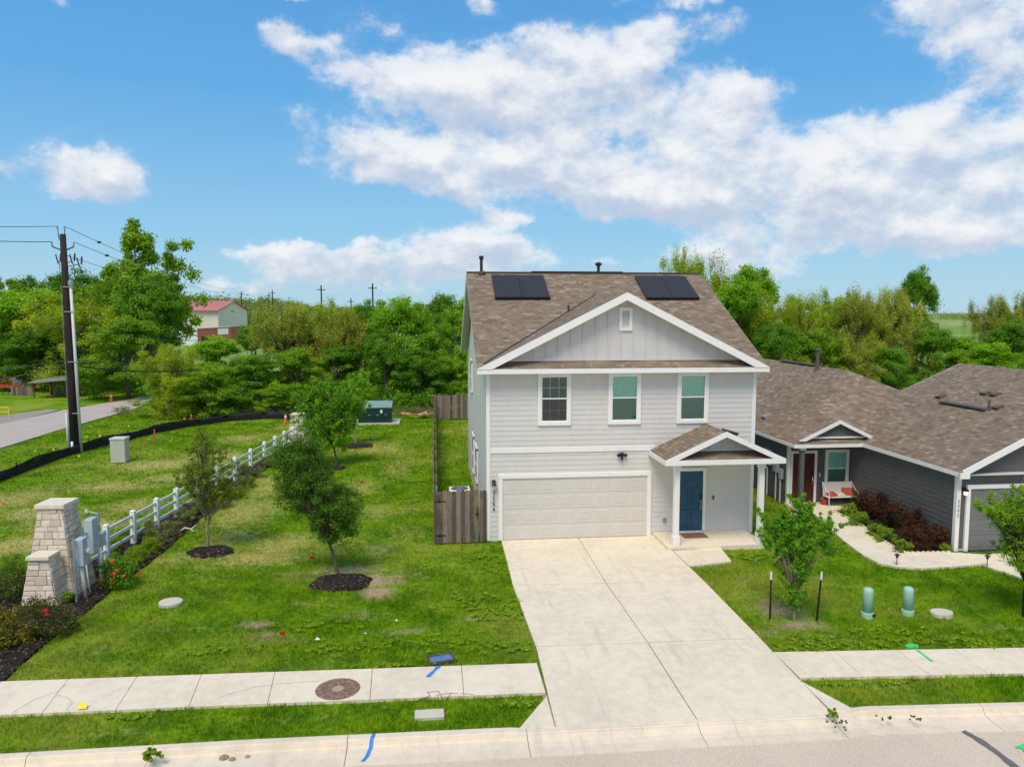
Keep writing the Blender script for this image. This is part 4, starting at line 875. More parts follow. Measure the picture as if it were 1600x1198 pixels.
# stone pillars
def ashlar(b, face, W_, Hh, rnd, hmin=.13, hmax=.27):
    """irregular stone blocks on a face: face(u, v) -> point, with normal"""
    v = 0.
    while v < Hh-.02:
        h = min(rnd.uniform(hmin, hmax), Hh-v)
        if Hh-v-h < .08: h = Hh-v
        u = 0.; first = True
        while u < 1-.001:
            w = rnd.uniform(.18, .50)/W_
            if 1-u-w < .1/W_: w = 1-u
            parts = [(u, v, w, h)]
            if h > .19 and rnd.random() < .3: parts = [(u, v, w, h*.5), (u, v+h*.5, w, h*.5)]
            for (uu, vv, ww, h_) in parts:
                g = .006; d = rnd.uniform(.012, .034); b.ct = rnd.random(); j = lambda: rnd.uniform(-.004, .004)
                a0, a1, c0, c1 = uu+g/W_, uu+ww-g/W_, vv+g, vv+h_-g
                outr = [face(a0, c0, 0), face(a1, c0, 0), face(a1, c1, 0), face(a0, c1, 0)]
                k_ = .012; inn = [face(a0+k_/W_, c0+k_+j(), d), face(a1-k_/W_, c0+k_+j(), d+j()), face(a1-k_/W_, c1-k_+j(), d), face(a0+k_/W_, c1-k_+j(), d+j())]
                mid_ = [face(a0, c0, d*.7), face(a1, c0, d*.7), face(a1, c1, d*.7), face(a0, c1, d*.7)]
                b.mesh(outr+mid_+inn, [(0, 1, 5, 4), (1, 2, 6, 5), (2, 3, 7, 6), (3, 0, 4, 7), (4, 5, 9, 8), (5, 6, 10, 9), (6, 7, 11, 10), (7, 4, 8, 11), (8, 9, 10, 11)])
            u += w
        v += h
    b.ct = .5
def shaft(name, parent, cx, cy, bx, by, tx_, ty, h, seed, rot=-.06):
    rnd = random.Random(seed); b = MB(); R = Matrix.Rotation(rot, 3, 'Z'); C_ = Vector((cx, cy, 0))
    cb = [(-bx, -by), (bx, -by), (bx, by), (-bx, by)]; ct = [(-tx_, -ty), (tx_, -ty), (tx_, ty), (-tx_, ty)]
    core = MB(); core.mesh([C_+R @ Vector((x*.985, y*.985, 0)) for x, y in cb]+[C_+R @ Vector((x*.98, y*.98, h)) for x, y in ct], [(0, 1, 5, 4), (1, 2, 6, 5), (2, 3, 7, 6), (3, 0, 4, 7), (4, 5, 6, 7)])
    for i in range(4):
        p0, p1 = Vector((*cb[i], 0)), Vector((*cb[(i+1) % 4], 0)); q0, q1 = Vector((*ct[i], h)), Vector((*ct[(i+1) % 4], h))
        nr = (p1-p0).cross(q0-p0).normalized()
        def face(u, v, d, p0=p0, p1=p1, q0=q0, q1=q1, nr=nr): a = p0.lerp(p1, u); c = q0.lerp(q1, u); return C_+R @ (a.lerp(c, v/h)+nr*d)
        ashlar(b, face, (p1-p0).length*.85, h, rnd)
    o = b.build(name, M_stone, parent); core.build('mortar', M_mortar, o); return o
def cap(name, parent, cx, cy, hx, hy, z, t_, rot=-.06):
    R = Matrix.Rotation(rot, 3, 'Z'); b = MB(); C_ = Vector((cx, cy, z))
    b.slab([C_+R @ Vector((x*hx, y*hy, t_)) for x, y in ((-1, -1), (1, -1), (1, 1), (-1, 1))], t_); return b.build(name, M_cap, parent, bevel=.012)
SP = E('stone_pillar', (-10.2, 21.4, 0), 'tall tapered limestone entrance pillar with a low stub, in the rose bed', 'stone pillar')
shaft('shaft', SP, -10.14, 21.38, .64, .60, .31, .33, 2.36, 5); cap('cap', SP, -10.14, 21.38, .385, .40, 2.36, .12)
shaft('stub_shaft', SP, -10.12, 20.52, .44, .38, .24, .24, 1.22, 8); cap('stub_cap', SP, -10.12, 20.47, .29, .29, 1.22, .10)
SP2 = E('stone_pillar', (-7.75, 44.8, 0), 'smaller far stone pillar ending the white rail fence', 'stone pillar')
shaft('shaft', SP2, -7.75, 44.9, .55, .5, .32, .32, 1.62, 15); cap('cap', SP2, -7.75, 44.9, .38, .38, 1.62, .09)
# white rail fence
WF = E('rail_fence', (FX(34), 34, 0), 'white three rail post fence climbing from the big stone pillar to the far one', 'fence')
YP = [23.9, 25.55, 27.2, 28.75, 30.6, 32.6, 34.7, 36.75, 38.75, 40.45, 42.1, 43.7]
for i, y in enumerate(YP):
    x = FX(y); hp = 1.12; b = MB(); b.box(x-.075, x+.075, y-.075, y+.075, 0, hp-.03); b.mesh([(x-.085, y-.085, hp-.03), (x+.085, y-.085, hp-.03), (x+.085, y+.085, hp-.03), (x-.085, y+.085, hp-.03), (x, y, hp+.02)], [(3, 2, 1, 0), (0, 1, 4), (1, 2, 4), (2, 3, 4), (3, 0, 4)])
    b.build('post', M_vinyl, WF)
for i in range(-1, len(YP)):
    ya = YP[i] if i >= 0 else 22.0; yb2 = YP[i+1] if i+1 < len(YP) else 44.7
    for z in (.30, .62, .93):
        b = MB(); b.beam((FX(ya), ya+.07, z), (FX(yb2), yb2-.07, z), .045, .10); b.build('rail', M_vinyl, WF)
# meter rack beside the pillar
UR = E('meter_rack', (-9.1, 22, 0), 'rack of grey electrical meter boxes on posts beside the tall stone pillar', 'electrical panel')
def up(px, py, Y): return GY(px, py, Y)
def ubox(name, p, w, d, h, mat, bev=.02, rot=.0):
    b = MB(); b.box(p.x-w/2, p.x+w/2, p.y-d/2, p.y+d/2, p.z, p.z+h); return b.build(name, mat, UR, bevel=bev)
R1 = G(120, 941); R2 = G(159, 908)
dv = (R2-R1).normalized()
b = MB(); b.box(R1.x-.022, R1.x+.022, R1.y-.022, R1.y+.022, 0, 1.72); b.build('post', M_galv, UR)
b = MB(); b.box(R2.x-.022, R2.x+.022, R2.y-.022, R2.y+.022, 0, 2.02); b.build('post', M_galv, UR)
for z in (1.12, 1.62):
    b = MB(); b.beam(R1+Vector((-.03, 0, z)), R2+Vector((-.03, 0, z)), .03, .045); b.build('rail', M_galv, UR)
q = R1.lerp(R2, .30)
b = MB(); b.beam(q+Vector((.08, -.22, 0))+Vector((0, 0, .92)), q+Vector((.08, -.22, 0))+Vector((0, 0, 1.66)), .20, .30, (dv.x, dv.y, 0)); mb = b.build('meter_box', M_elec, UR, bevel=.02)
b = MB(); b.tube([q+Vector((.18, -.16, 1.30)), q+Vector((.32, -.24, 1.30))], [.085, .075], 14); b.build('meter', M_lglass, mb)
q = R1.lerp(R2, .62)
b = MB(); b.beam(q+Vector((.02, .05, 1.02)), q+Vector((.02, .05, 1.98)), .22, .36, (dv.x, dv.y, 0)); b.build('breaker_box', M_elec, UR, bevel=.02)
q = R2+Vector((.02, -.02, 0)); b = MB(); b.box(q.x-.10, q.x+.12, q.y-.1, q.y+.1, 1.05, 1.42); b.build('junction_box', M_elec, UR, bevel=.015)
p = G(134, 935); b = MB(); b.tube([(p.x, p.y, 0), (p.x-.03, p.y+.0, .5), (p.x-.08, p.y+.02, 1.0)], .045, 12); b.build('conduit', M_pvc, UR, smooth=True)
p = G(141, 927); b = MB(); b.tube([(p.x, p.y, 0), (p.x-.05, p.y, .6), (p.x-.09, p.y, 1.32)], .022, 10); b.build('conduit', M_whitep, UR, smooth=True)
p = G(160, 915); b = MB(); b.tube([(p.x, p.y, 0), (p.x-.02, p.y, 1.1)], .055, 12); b.build('conduit', M_pvc, UR, smooth=True)
b = MB(); b.tube([R2+Vector((0, 0, 1.95)), R2+Vector((-.18, .02, 2.0)), R2+Vector((-.30, 0, 2.02))], .012, 8); b.lathe(R2+Vector((-.32, 0, 1.98)), [(.05, 0), (.05, .05), (.02, .12)], 12); b.build('photocell', M_whitep, UR)

# utility pole with its gear
pb = G(118, 706); px_, py_ = pb.x, pb.y
PT = GY(97.5, 366, py_).z
PO = E('utility_pole', (px_, py_, 0), 'dark creosote utility pole with cutouts and grey conduits between the silt fence and the road', 'utility pole')
lean = Vector((GY(98, 366, py_).x-px_, 0, 0))
def on_pole(z): return Vector((px_, py_, 0))+lean*(z/PT)+Vector((0, 0, z))
b = MB(); b.tube([on_pole(z) for z in (0, 4, 8, PT)], [.24, .21, .18, .15], 14); b.build('pole', M_creo, PO, smooth=True)
zc = GY(110, 447, py_).z
b = MB(); b.tube([Vector((px_+.36, py_-.12, 0)), Vector((on_pole(zc).x+.30, py_-.12, zc))], .075, 12); b.build('conduit', M_pvc, PO, smooth=True)
b = MB(); b.lathe((on_pole(zc).x+.30, py_-.12, zc), [(.10, 0), (.13, .05), (.13, .25), (.05, .32)], 12); b.build('weatherhead', M_galv, PO)
zc2 = GY(107, 645, py_).z; b = MB(); b.tube([(px_-.30, py_-.1, 0), (px_-.32, py_-.1, zc2)], .06, 10); b.build('conduit', M_pvc, PO, smooth=True)
b = MB(); b.tube([(px_-.02, py_-.30, 0), (px_-.02, py_-.30, .62)], .06, 10); b.build('marker_tube', M_whitep, PO, smooth=True)
b = MB(); b.tube([Vector((px_-.22, py_-.1, 0)), Vector((on_pole(9.).x-.2, py_-.1, 9.))], .012, 6); b.build('ground_wire', M_galv, PO)
for z in (zc-.05, GY(110, 487, py_).z, GY(112, 565, py_).z, GY(115, 645, py_).z):
    b = MB(); b.beam(on_pole(z)+Vector((-.05, -.2, 0)), on_pole(z)+Vector((.45, -.2, 0)), .03, .05); b.build('bracket', M_galv, PO)
def insul(p, h=.22, n=3):
    b = MB(); pr = [(.015, 0)]
    for i in range(n): pr += [(.02, h*i/n), (.06, h*(i+.3)/n), (.02, h*(i+.8)/n)]
    b.lathe(p, pr+[(.03, h)], 10); return b.build('insulator', M_porc, PO)
zt = GY(97, 377, py_).z; za = GY(97, 384, py_).z
tL = GY(81, 377, py_); tR = GY(115, 378, py_)
b = MB(); b.beam((tL.x, py_, za-.05), (on_pole(za).x, py_, za-.28), .05, .06); b.beam((tR.x, py_, za-.05), (on_pole(za).x, py_, za-.28), .05, .06); b.build('arm', M_dark, PO)
insul((tL.x, py_, za-.03)); insul((tR.x, py_, za-.03))
for dx in (-.15, .12): b = MB(); b.tube([on_pole(PT-.3)+Vector((dx, -.1, 0)), on_pole(PT)+Vector((dx*1.3, -.1, .28))], .02, 6); b.build('pin', M_dark, PO); insul(on_pole(PT)+Vector((dx*1.3, -.1, .26)), .15)
for px, py in ((91, 405), (113, 405), (124, 410)):
    c = GY(px, py, py_); b = MB(); b.tube([c+Vector((-.12, 0, .25)), c+Vector((.02, -.05, -.25))], .035, 8); b.tube([c+Vector((.14, 0, .3)), c+Vector((.10, 0, -.1))], .045, 8)
    b.tube([c+Vector((.0, 0, -.1)), Vector((on_pole(c.z).x, py_, c.z-.25))], .02, 6); b.tube([c+Vector((.06, 0, -.2)), c+Vector((.05, 0, -.95))], .016, 6); b.build('fuse_cutout', M_dark, PO)
def wire(name, label, a, c, sag, r=.014, mat=None, extra=None):
    a, c = Vector(a), Vector(c); n = 24
    pts = [a.lerp(c, i/n)-Vector((0, 0, sag*4*(i/n)*(1-i/n))) for i in range(n+1)]; b = MB(); b.tube(pts, r, 5)
    if extra:
        for i in extra: b.tube([pts[i]-Vector((.1, 0, .0)), pts[i]+Vector((.1, 0, 0))], .07, 6)
    return tag(b.build(name, mat or M_wire, org=a), label, 'wire')
T1 = on_pole(PT)+Vector((-.2, -.1, .40)); T2 = on_pole(PT)+Vector((.16, -.1, .40))
def left_end(px, py, Y=34): g = GY(px, py, Y); return g
PFAR = GY(378, 455, 230)
wire('power_line', 'topmost power line running left from the pole top', T1, left_end(-150, 351), .05, .016)
wire('power_line', 'second power line running left from the left insulator arm', (tL.x, py_, za+.2), left_end(-150, 371), .05, .02)
wire('power_line', 'topmost power line sloping right from the pole top to the far hill', T2, PFAR+Vector((0, 0, 1.2)), 1.6, .016, extra=(1,))
wire('power_line', 'middle power line sloping right behind the tall tree', (tR.x, py_, za+.2), PFAR+Vector((1, 0, .2)), 1.6, .016, extra=(1,))
wire('power_line', 'lowest of the three power lines sloping right behind the tall tree', on_pole(za-.5)+Vector((.1, 0, 0)), PFAR+Vector((2, 0, -.8)), 1.6, .014)
wire('cable', 'highest communication cable running left from mid pole', on_pole(GY(105, 508, py_).z), left_end(-150, 535), .1, .02, M_cable)
wire('cable', 'thin cable running left of the pole above the junk yard', on_pole(GY(105, 562, py_).z), left_end(-150, 592), .1, .02, M_cable)
wire('cable', 'lowest cable running left of the pole across the junk yard', on_pole(GY(105, 569, py_).z), left_end(-150, 614), .15, .03, M_cable)
wire('cable', 'highest communication cable running right from mid pole into the trees', on_pole(GY(105, 510, py_).z), GY(330, 531, 60), .3, .02, M_cable)
wire('cable', 'thin cable running right from the pole over the road', on_pole(GY(110, 561, py_).z), GY(240, 566, 56), .15, .016, M_cable)
wire('cable', 'thick black cable running right from the pole over the road', on_pole(GY(110, 570, py_).z), GY(310, 577, 55), .25, .04, M_wire)
# silt fence
SF = [(-260, 855), (-120, 800), (0, 753), (50, 733), (100, 714), (150, 700), (200, 688), (240, 677), (300, 666), (360, 658), (420, 654), (470, 655), (500, 658)]
pts = [G(*p) for p in SF]; rnd = random.Random(5); b = MB(); L_ = []
for i in range(len(pts)-1):
    n = max(1, int((pts[i+1]-pts[i]).length/.6))
    for j in range(n): L_.append(pts[i].lerp(pts[i+1], j/n))
L_.append(pts[-1]); vs = []
for i, p in enumerate(L_):
    h = .50+.05*sin(i*.7)+rnd.uniform(-.03, .03); o_ = .04*sin(i*1.9)+rnd.uniform(-.02, .02)
    vs += [(p.x, p.y+o_, -.02), (p.x, p.y+o_*1.6, h*.5), (p.x, p.y-.02, h), (p.x, p.y+.01, h), (p.x, p.y+o_*1.6+.01, h*.5), (p.x, p.y+o_+.01, -.02)]
n = len(L_); b.mesh(vs, [(6*i+j, 6*i+6+j, 6*i+7+j, 6*i+j+1) for i in range(n-1) for j in range(5)])
SFo = E('silt_fence', L_[0], 'long low black fabric silt fence curving along the edge of the mown grass', 'silt fence'); b.build('fabric', M_silt, SFo, smooth=True)
for i in range(2, n, 5): b = MB(); b.box(L_[i].x-.02, L_[i].x+.02, L_[i].y+.03, L_[i].y+.06, 0, .62); b.build('stake', M_black, SFo)
# beige cabinet, green transformer
c0 = G(173, 723); c1 = G(197, 722); b = MB()
CB = E('utility_cabinet', (c0+c1)/2, 'pale beige utility cabinet standing in the grass by the black silt fence', 'utility box')
b.box(c0.x, c1.x, c0.y, c0.y+.62, 0, 1.16); cb_ = b.build('cabinet', M_cab, CB, bevel=.01)
b = MB(); b.box(c0.x-.03, c1.x+.03, c0.y-.03, c0.y+.66, 1.16, 1.25); b.build('lid', M_cabtop, CB, bevel=.02)
b = MB(); b.box((c0.x+c1.x)/2-.006, (c0.x+c1.x)/2+.006, c0.y-.006, c0.y+.002, .06, 1.14)
for i in range(5): b.box(c0.x+.06+i*.06, c0.x+.075+i*.06, c0.y-.006, c0.y, .1, 1.1)
b.build('door_seam', M_cabtop, CB)
t0 = G(556, 663); t1 = G(611, 664); TR = E('transformer', ((t0.x+t1.x)/2, t0.y+.8, 0), 'dark green pad transformer on a concrete slab at the back of the grass', 'transformer')
b = MB(); b.slab([(t0.x-.15, t0.y-.2, .09), (t1.x+.55, t0.y-.2, .09), (t1.x+.55, t0.y+1.9, .09), (t0.x-.15, t0.y+1.9, .09)], .15); b.build('pad', M_lid, TR)
b = MB(); b.box(t0.x+.15, t1.x, t0.y, t0.y+1.0, .09, 1.12); b.build('body', M_trafo, TR, bevel=.02)
b = MB(); b.mesh([(t0.x+.1, t0.y-.04, 1.10), (t1.x+.05, t0.y-.04, 1.10), (t1.x+.05, t0.y+1.1, 1.42), (t0.x+.1, t0.y+1.1, 1.42), (t0.x+.1, t0.y-.04, 1.17), (t1.x+.05, t0.y-.04, 1.17), (t1.x+.05, t0.y+1.1, 1.48), (t0.x+.1, t0.y+1.1, 1.48)], [(4, 5, 6, 7), (0, 1, 5, 4), (1, 2, 6, 5), (2, 3, 7, 6), (3, 0, 4, 7)]); b.build('lid', M_trafotop, TR)
xm = (t0.x+t1.x)/2; b = MB(); b.box(xm+.45, xm+.6, t0.y-.02, t0.y, .75, .98); b.build('warning_label', M_whitep, TR)
b = MB(); b.box(xm-.35, xm-.2, t0.y-.03, t0.y, .6, .66); b.box(xm+.2, xm+.35, t0.y-.03, t0.y, .6, .66); b.box(xm+.75, xm+.88, t0.y-.03, t0.y, .62, .68); b.build('latch', M_galv, TR)
b = MB(); b.box(t0.x+.15, t1.x, t0.y-.012, t0.y, .42, .44); b.build('seam', M_black, TR)
p = G(652, 654); rnd = random.Random(2); b = MB()
for i in range(9):
    a = p+Vector((rnd.uniform(-.6, .6), rnd.uniform(-.1, .5), .12+rnd.uniform(0, .2))); b.beam(a, a+Vector((rnd.uniform(.3, .9)*rnd.choice((-1, 1)), rnd.uniform(-.1, .1), rnd.uniform(-.05, .2))), .3, .05, (0, rnd.uniform(-.5, .2), 1))
tag(b.build('scrap_boards', M_ply), 'tan scrap boards lying in the grass at the wood edge right of the transformer', 'scrap wood')

# cones, stakes, flags
def cone(p, h, label):
    o = E('traffic_cone', p, label, 'traffic cone'); r = h*.22
    b = MB(); b.lathe(p, [(r*1.25, 0), (r*1.25, .03), (r*.9, .035), (r*.2, h)], 16); b.build('body', M_orangep, o, smooth=False)
    b = MB(); b.lathe(p+Vector((0, 0, h*.55)), [(r*.9-(r*.7)*.55+.012, 0), (r*.9-(r*.7)*.78+.012, h*.22)], 16); b.build('reflective_band', M_whitep, o); return o
cone(G(174, 627), .72, 'orange and white cone at the far edge of the country road'); cone(G(446.5, 660), .65, 'orange and white cone beside the far stone pillar'); cone(G(299, 655), .45, 'small orange marker cone behind the silt fence')
p = G(157, 691); b = MB(); b.lathe(p, [(.14, 0), (.14, .03), (.10, .04), (.03, .5)], 12); tag(b.build('marker_cone', M_yellow), 'pale yellow marker cone in the verge right of the utility pole', 'marker cone')
def flag(px, py, mat, label, h=.45, grp='marker flags stuck in the grass', w=.13):
    p = G(px, py); o = E('marker_flag', p, label, 'flag', grp); b = MB(); b.tube([p, p+Vector((.0, 0, h))], .004, 5); b.build('stem', M_galv, o)
    b = MB(); a = p+Vector((0, 0, h)); b.mesh([a, a+Vector((w, -.03, -.01)), a+Vector((w, -.01, -w*.75)), a+Vector((0, 0, -w*.75)), a+Vector((0, .004, 0)), a+Vector((w, -.026, -.01)), a+Vector((w, -.006, -w*.75)), a+Vector((0, .004, -w*.75))], [(0, 3, 2, 1), (4, 5, 6, 7), (0, 1, 5, 4), (1, 2, 6, 5), (2, 3, 7, 6)]); b.build('flag', mat, o)
flag(54, 716, M_yellow, 'leftmost yellow marker flag in the road verge'); flag(82, 714, M_yellow, 'yellow marker flag left of the pole, near the silt fence'); flag(122, 722, M_yellow, 'yellow marker flag in front of the silt fence by the pole', .38)
flag(134, 692, M_yellow, 'yellow marker flag just right of the pole'); flag(132, 701, M_yellow, 'yellow marker flag at the foot of the pole, right side'); flag(200, 675, M_yellow, 'yellow marker flag behind the silt fence near the bushes'); flag(287, 663, M_yellow, 'yellow marker flag on top edge of the silt fence')
flag(134, 736, plain('teal plastic', (.02, .35, .25)), 'teal marker flag in the mown grass below the pole', .25)
for px, py, lb in ((437, 999, 'red marker flag nearest the sidewalk'), (484, 878, 'red marker flag left of the leaning tree trunk'), (563, 759, 'red marker flag in mid lawn below the transformer'), (382, 682, 'red marker flag beyond the white fence'), (578, 703, 'red marker flag beside the far mulch ring'), (566, 674, 'red marker flag in front of the transformer slab'), (530, 680, 'red marker flag behind the dense tree crown')):
    flag(px, py, M_redp, lb, .20, 'red flags dotted over the lawn', .13)
p = G(242, 690); tag(one(lambda b: b.box(p.x-.03, p.x+.03, p.y-.03, p.y+.03, 0, .75), 'survey_stake', plain('pink stake', (.6, .08, .15))), 'pink survey stake in front of the silt fence', 'stake')
for px, py in ((224, 688), (4, 793)):
    flag(px, py, M_orangep, 'orange marker flag by the silt fence' if px > 100 else 'orange marker flag at the left edge of the mown grass', .2)
# lids and marks on the ground
def lid(name, px, py, rx, ry, mat, label, cat, z=.05, n=28, square=False):
    p = G(px, py); b = MB()
    if square:
        b.box(p.x-rx, p.x+rx, p.y-ry, p.y+ry, -.05, z)
        o = b.build(name, mat, bevel=.02)
    else:
        b.lathe((p.x, p.y, -.05), [(rx, 0), (rx, z+.03), (rx*.97, z+.05), (rx*.9, z+.053)], n, ry/rx); o = b.build(name, mat)
    return tag(o, label, cat)
lid('manhole_cover', 528, 1078, .455, .455, M_iron, 'round rusty brown manhole cover set in the sidewalk', 'manhole cover', .036, 40)
lid('utility_cover', 267, 942, .30, .27, M_lid, 'oval concrete utility lid in the lawn near the rose bed', 'lid', .06)
lid('utility_cover', 1471, 959, .28, .22, M_lid, 'round concrete utility lid right of the green pedestals', 'lid', .07)
lid('utility_cover', 671, 1116, .28, .145, M_lid, 'rectangular concrete utility lid in the kerbside grass strip', 'lid', .04, square=True)
def rotbox(name, p, hx, hy, ang, mat, z, label, cat, kids=None):
    R = Matrix.Rotation(ang, 3, 'Z'); b = MB(); b.slab([Vector((p.x, p.y, z))+R @ Vector((x*hx, y*hy, 0)) for x, y in ((-1, -1), (1, -1), (1, 1), (-1, 1))], .12); o = b.build(name, mat, bevel=.01); return tag(o, label, cat)
ml = rotbox('meter_cover', G(690, 1031), .24, .14, .25, M_meterlid, .05, 'blue sprayed water meter lid at the edge of the sidewalk', 'lid')
b = MB(); R = Matrix.Rotation(.25, 3, 'Z'); p = G(690, 1031)
for x0, y0, x1, y1 in ((-.27, -.16, .27, -.16), (.27, -.16, .27, .16), (.27, .16, -.27, .16), (-.27, .16, -.27, -.16)): b.beam(Vector((p.x, p.y, .04))+R @ Vector((x0, y0, 0)), Vector((p.x, p.y, .04))+R @ Vector((x1, y1, 0)), .04, .05)
b.build('rim', M_iron if False else M_rustbrown, ml)
lid('valve_cover', 1425, 1011, .15, .10, M_greenp, 'small bright green sprayed valve lid at the sidewalk edge', 'lid', .05)
def stripe(name, pts, w, mat, z, label):
    b = MB(); P_ = [G(*p, z) for p in pts]; rnd = random.Random(len(pts)); Q = []
    for i in range(len(P_)-1):
        for j in range(6): Q.append(P_[i].lerp(P_[i+1], j/6))
    Q.append(P_[-1]); l, r = [], []
    for i, q in enumerate(Q):
        d = (Q[min(i+1, len(Q)-1)]-Q[max(i-1, 0)]); d.z = 0; d.normalize(); s_ = Vector((-d.y, d.x, 0))*w*rnd.uniform(.75, 1.15)/2; l.append(q+s_); r.append(q-s_)
    vs = l+r; n = len(Q); b.mesh(vs, [(n+i, n+i+1, i+1, i) for i in range(n-1)]); return tag(b.build(name, mat), label, 'paint mark')
stripe('paint_mark', [(686, 1040), (668, 1057)], .09, M_bluep, .035, 'short blue spray line on the sidewalk below the meter lid')
stripe('paint_mark', [(1433, 1015), (1457, 1033)], .07, M_greenp, .035, 'green spray line crossing the right sidewalk')
P0 = [(584, 1147, .028), (581, 1157, -.02), (577, 1163, -.10)]
b = MB(); y0 = yb(G(584, 1147).x); x0 = G(584, 1147).x
cs = [(0, -.0, .023), (-.02, -.13, .020), (-.03, -.155, .004), (-.035, -.19, -.08), (-.04, -.22, -.101), (-.09, -.45, -.128), (-.15, -.6, -.127)]
b.mesh([(x0+dx-.03, y0+dy, z+.003) for dx, dy, z in cs]+[(x0+dx+.04, y0+dy, z+.003) for dx, dy, z in cs], [(i, i+7, i+8, i+1) for i in range(6)]); tag(b.build('paint_mark', M_bluep), 'wavy blue spray line running down the kerb', 'paint mark')
stripe('paint_mark', [(1594, 1163), (1612, 1172)], .28, M_greenp, -.125, 'green spray blot on the street at the right edge')
RS = []
for pts_ in ([(650, 1091), (672, 1087), (668, 1080)], [(682, 1086), (700, 1082), (716, 1083)], [(668, 1081), (685, 1079), (690, 1088)], [(706, 1081), (700, 1088)], [(720, 1082), (740, 1084)]):
    RS.append((pts_, .03))
b = MB()
for pts_, w_ in RS:
    Q = [G(*p, .0345) for p in pts_]
    for i in range(len(Q)-1):
        d = (Q[i+1]-Q[i]).normalized(); s_ = Vector((-d.y, d.x, 0))*w_/2; b.mesh([Q[i]+s_, Q[i]-s_, Q[i+1]-s_, Q[i+1]+s_], [(0, 1, 2, 3)])
tag(b.build('paint_mark', M_redspray), 'faded red spray scribble on the sidewalk edge', 'paint mark')
st_ = stripe('tar_seam', [(1505, 1141), (1530, 1155), (1560, 1176), (1590, 1200)], .14, plain('tar', (.15, .14, .13), .8), -.125, 'grey tar seam crossing the street at the right')
# pedestals
for px, py, h, lb in ((1355, 963, .72, 'left pale green utility pedestal with a cracked base'), (1418, 959, .68, 'right pale green utility pedestal nearer the concrete lid')):
    p = G(px, py); o = E('utility_pedestal', p, lb, 'utility pedestal', 'pale green pedestals in the right lawn')
    b = MB(); b.lathe((p.x, p.y, .02), [(.125, 0), (.125, h-.10), (.118, h-.04), (.085, h), (.03, h+.012)], 24); b.build('dome', M_ped, o, smooth=True)
    b = MB(); b.lathe((p.x, p.y, -.02), [(.15, 0), (.15, .13), (.14, .15)], 24); b.build('base', M_ped, o)
    if px < 1400:
        b = MB(); b.box(p.x+.05, p.x+.12, p.y-.152, p.y-.13, .05, .11); b.build('opening', M_black, o)
for px, py, tpx, tpy, lb in ((1203, 967, 1205, 893, 'left black tree stake with white tip'), (1276, 969, 1284, 893, 'right leaning black tree stake with white tip')):
    p = G(px, py); q = GY(tpx, tpy, p.y-.1); o = E('tree_stake', p, lb, 'tree stake', 'stakes beside the fresh green young tree'); m_ = p.lerp(q, .84)
    b = MB(); b.beam(p, m_, .035, .035, (0, 1, 0)); b.build('shaft', M_black, o); b = MB(); b.beam(m_, q, .036, .036, (0, 1, 0)); b.build('tip', M_whitep, o)
# bench with cushions on the neighbour's porch
bp = Vector((15.85, 27.62, .06)); BN = E('porch_bench', bp, 'white metal bench under the window on the slate house porch', 'bench')
b = MB()
for sx in (-.60, .60):
    x = bp.x+sx; b.tube([(x, bp.y-.30, .06), (x, bp.y-.27, .62), (x, bp.y-.05, .66), (x, bp.y+.22, .90)], .016, 8); b.tube([(x, bp.y+.28, .06), (x, bp.y+.16, .48), (x, bp.y+.26, .95)], .016, 8)
    b.tube([(x, bp.y-.28, .42), (x, bp.y+.18, .42)], .016, 8)
fr_ = b.build('frame', M_whitep, BN)
b = MB(); b.box(bp.x-.60, bp.x+.60, bp.y-.28, bp.y+.18, .415, .445); b.build('seat', M_alu, BN, bevel=.01)
b = MB(); b.mesh([(bp.x-.60, bp.y+.17, .46), (bp.x+.60, bp.y+.17, .46), (bp.x+.60, bp.y+.27, .93), (bp.x-.60, bp.y+.27, .93), (bp.x-.60, bp.y+.20, .46), (bp.x+.60, bp.y+.20, .46), (bp.x+.60, bp.y+.30, .93), (bp.x-.60, bp.y+.30, .93)], [(0, 1, 2, 3), (7, 6, 5, 4), (0, 4, 5, 1), (1, 5, 6, 2), (2, 6, 7, 3), (3, 7, 4, 0)]); b.build('backrest', M_alu, BN)
def cushion(p, ax, ay, mat, tilt, rz, label):
    b = MB(); n = 8; vs = []; R = Matrix.Rotation(rz, 3, 'Z') @ Matrix.Rotation(tilt, 3, 'X')
    for s_ in (1, -1):
        for j in range(n+1):
            for i in range(n+1):
                u, v = i/n*2-1, j/n*2-1; t_ = (1-u**4)*(1-v**4); vs.append(Vector(p)+R @ Vector((u*ax*(1-.06*(1-v*v)), v*ay*(1-.06*(1-u*u)), s_*.065*t_**.5)))
    m_ = (n+1)**2; fs = []
    for k_ in (0, 1):
        for j in range(n):
            for i in range(n):
                a = k_*m_+j*(n+1)+i; f = (a, a+1, a+n+2, a+n+1); fs.append(f if k_ == 0 else f[::-1])
    b.mesh(vs, fs); tag(b.build('cushion', mat, smooth=True), label, 'cushion')
cushion((bp.x-.33, bp.y-.03, .50), .20, .17, M_cushr, .35, .3, 'rust red cushion at the left end of the porch bench')
cushion((bp.x+.33, bp.y+.06, .57), .21, .18, M_cushr, .9, -.25, 'rust red cushion leaning at the right end of the bench')
cushion((bp.x+.0, bp.y-.02, .49), .18, .16, M_cushc, .25, .1, 'cream patterned cushion in the middle of the bench')
tag(one(lambda b: b.slab([(14.25, 27.55, .078), (14.85, 27.55, .078), (14.85, 27.95, .078), (14.25, 27.95, .078)], .015), 'doormat', M_mat), 'brown mat in front of the red door', 'doormat')
p = Vector((15.28, 27.75, .06)); PO_ = E('flower_pot', p, 'small dark red pot between the red door and the bench', 'flower pot'); b = MB(); b.lathe(p, [(.10, 0), (.15, .22), (.16, .24), (.13, .24)], 16); b.build('pot', M_cushr, PO_)
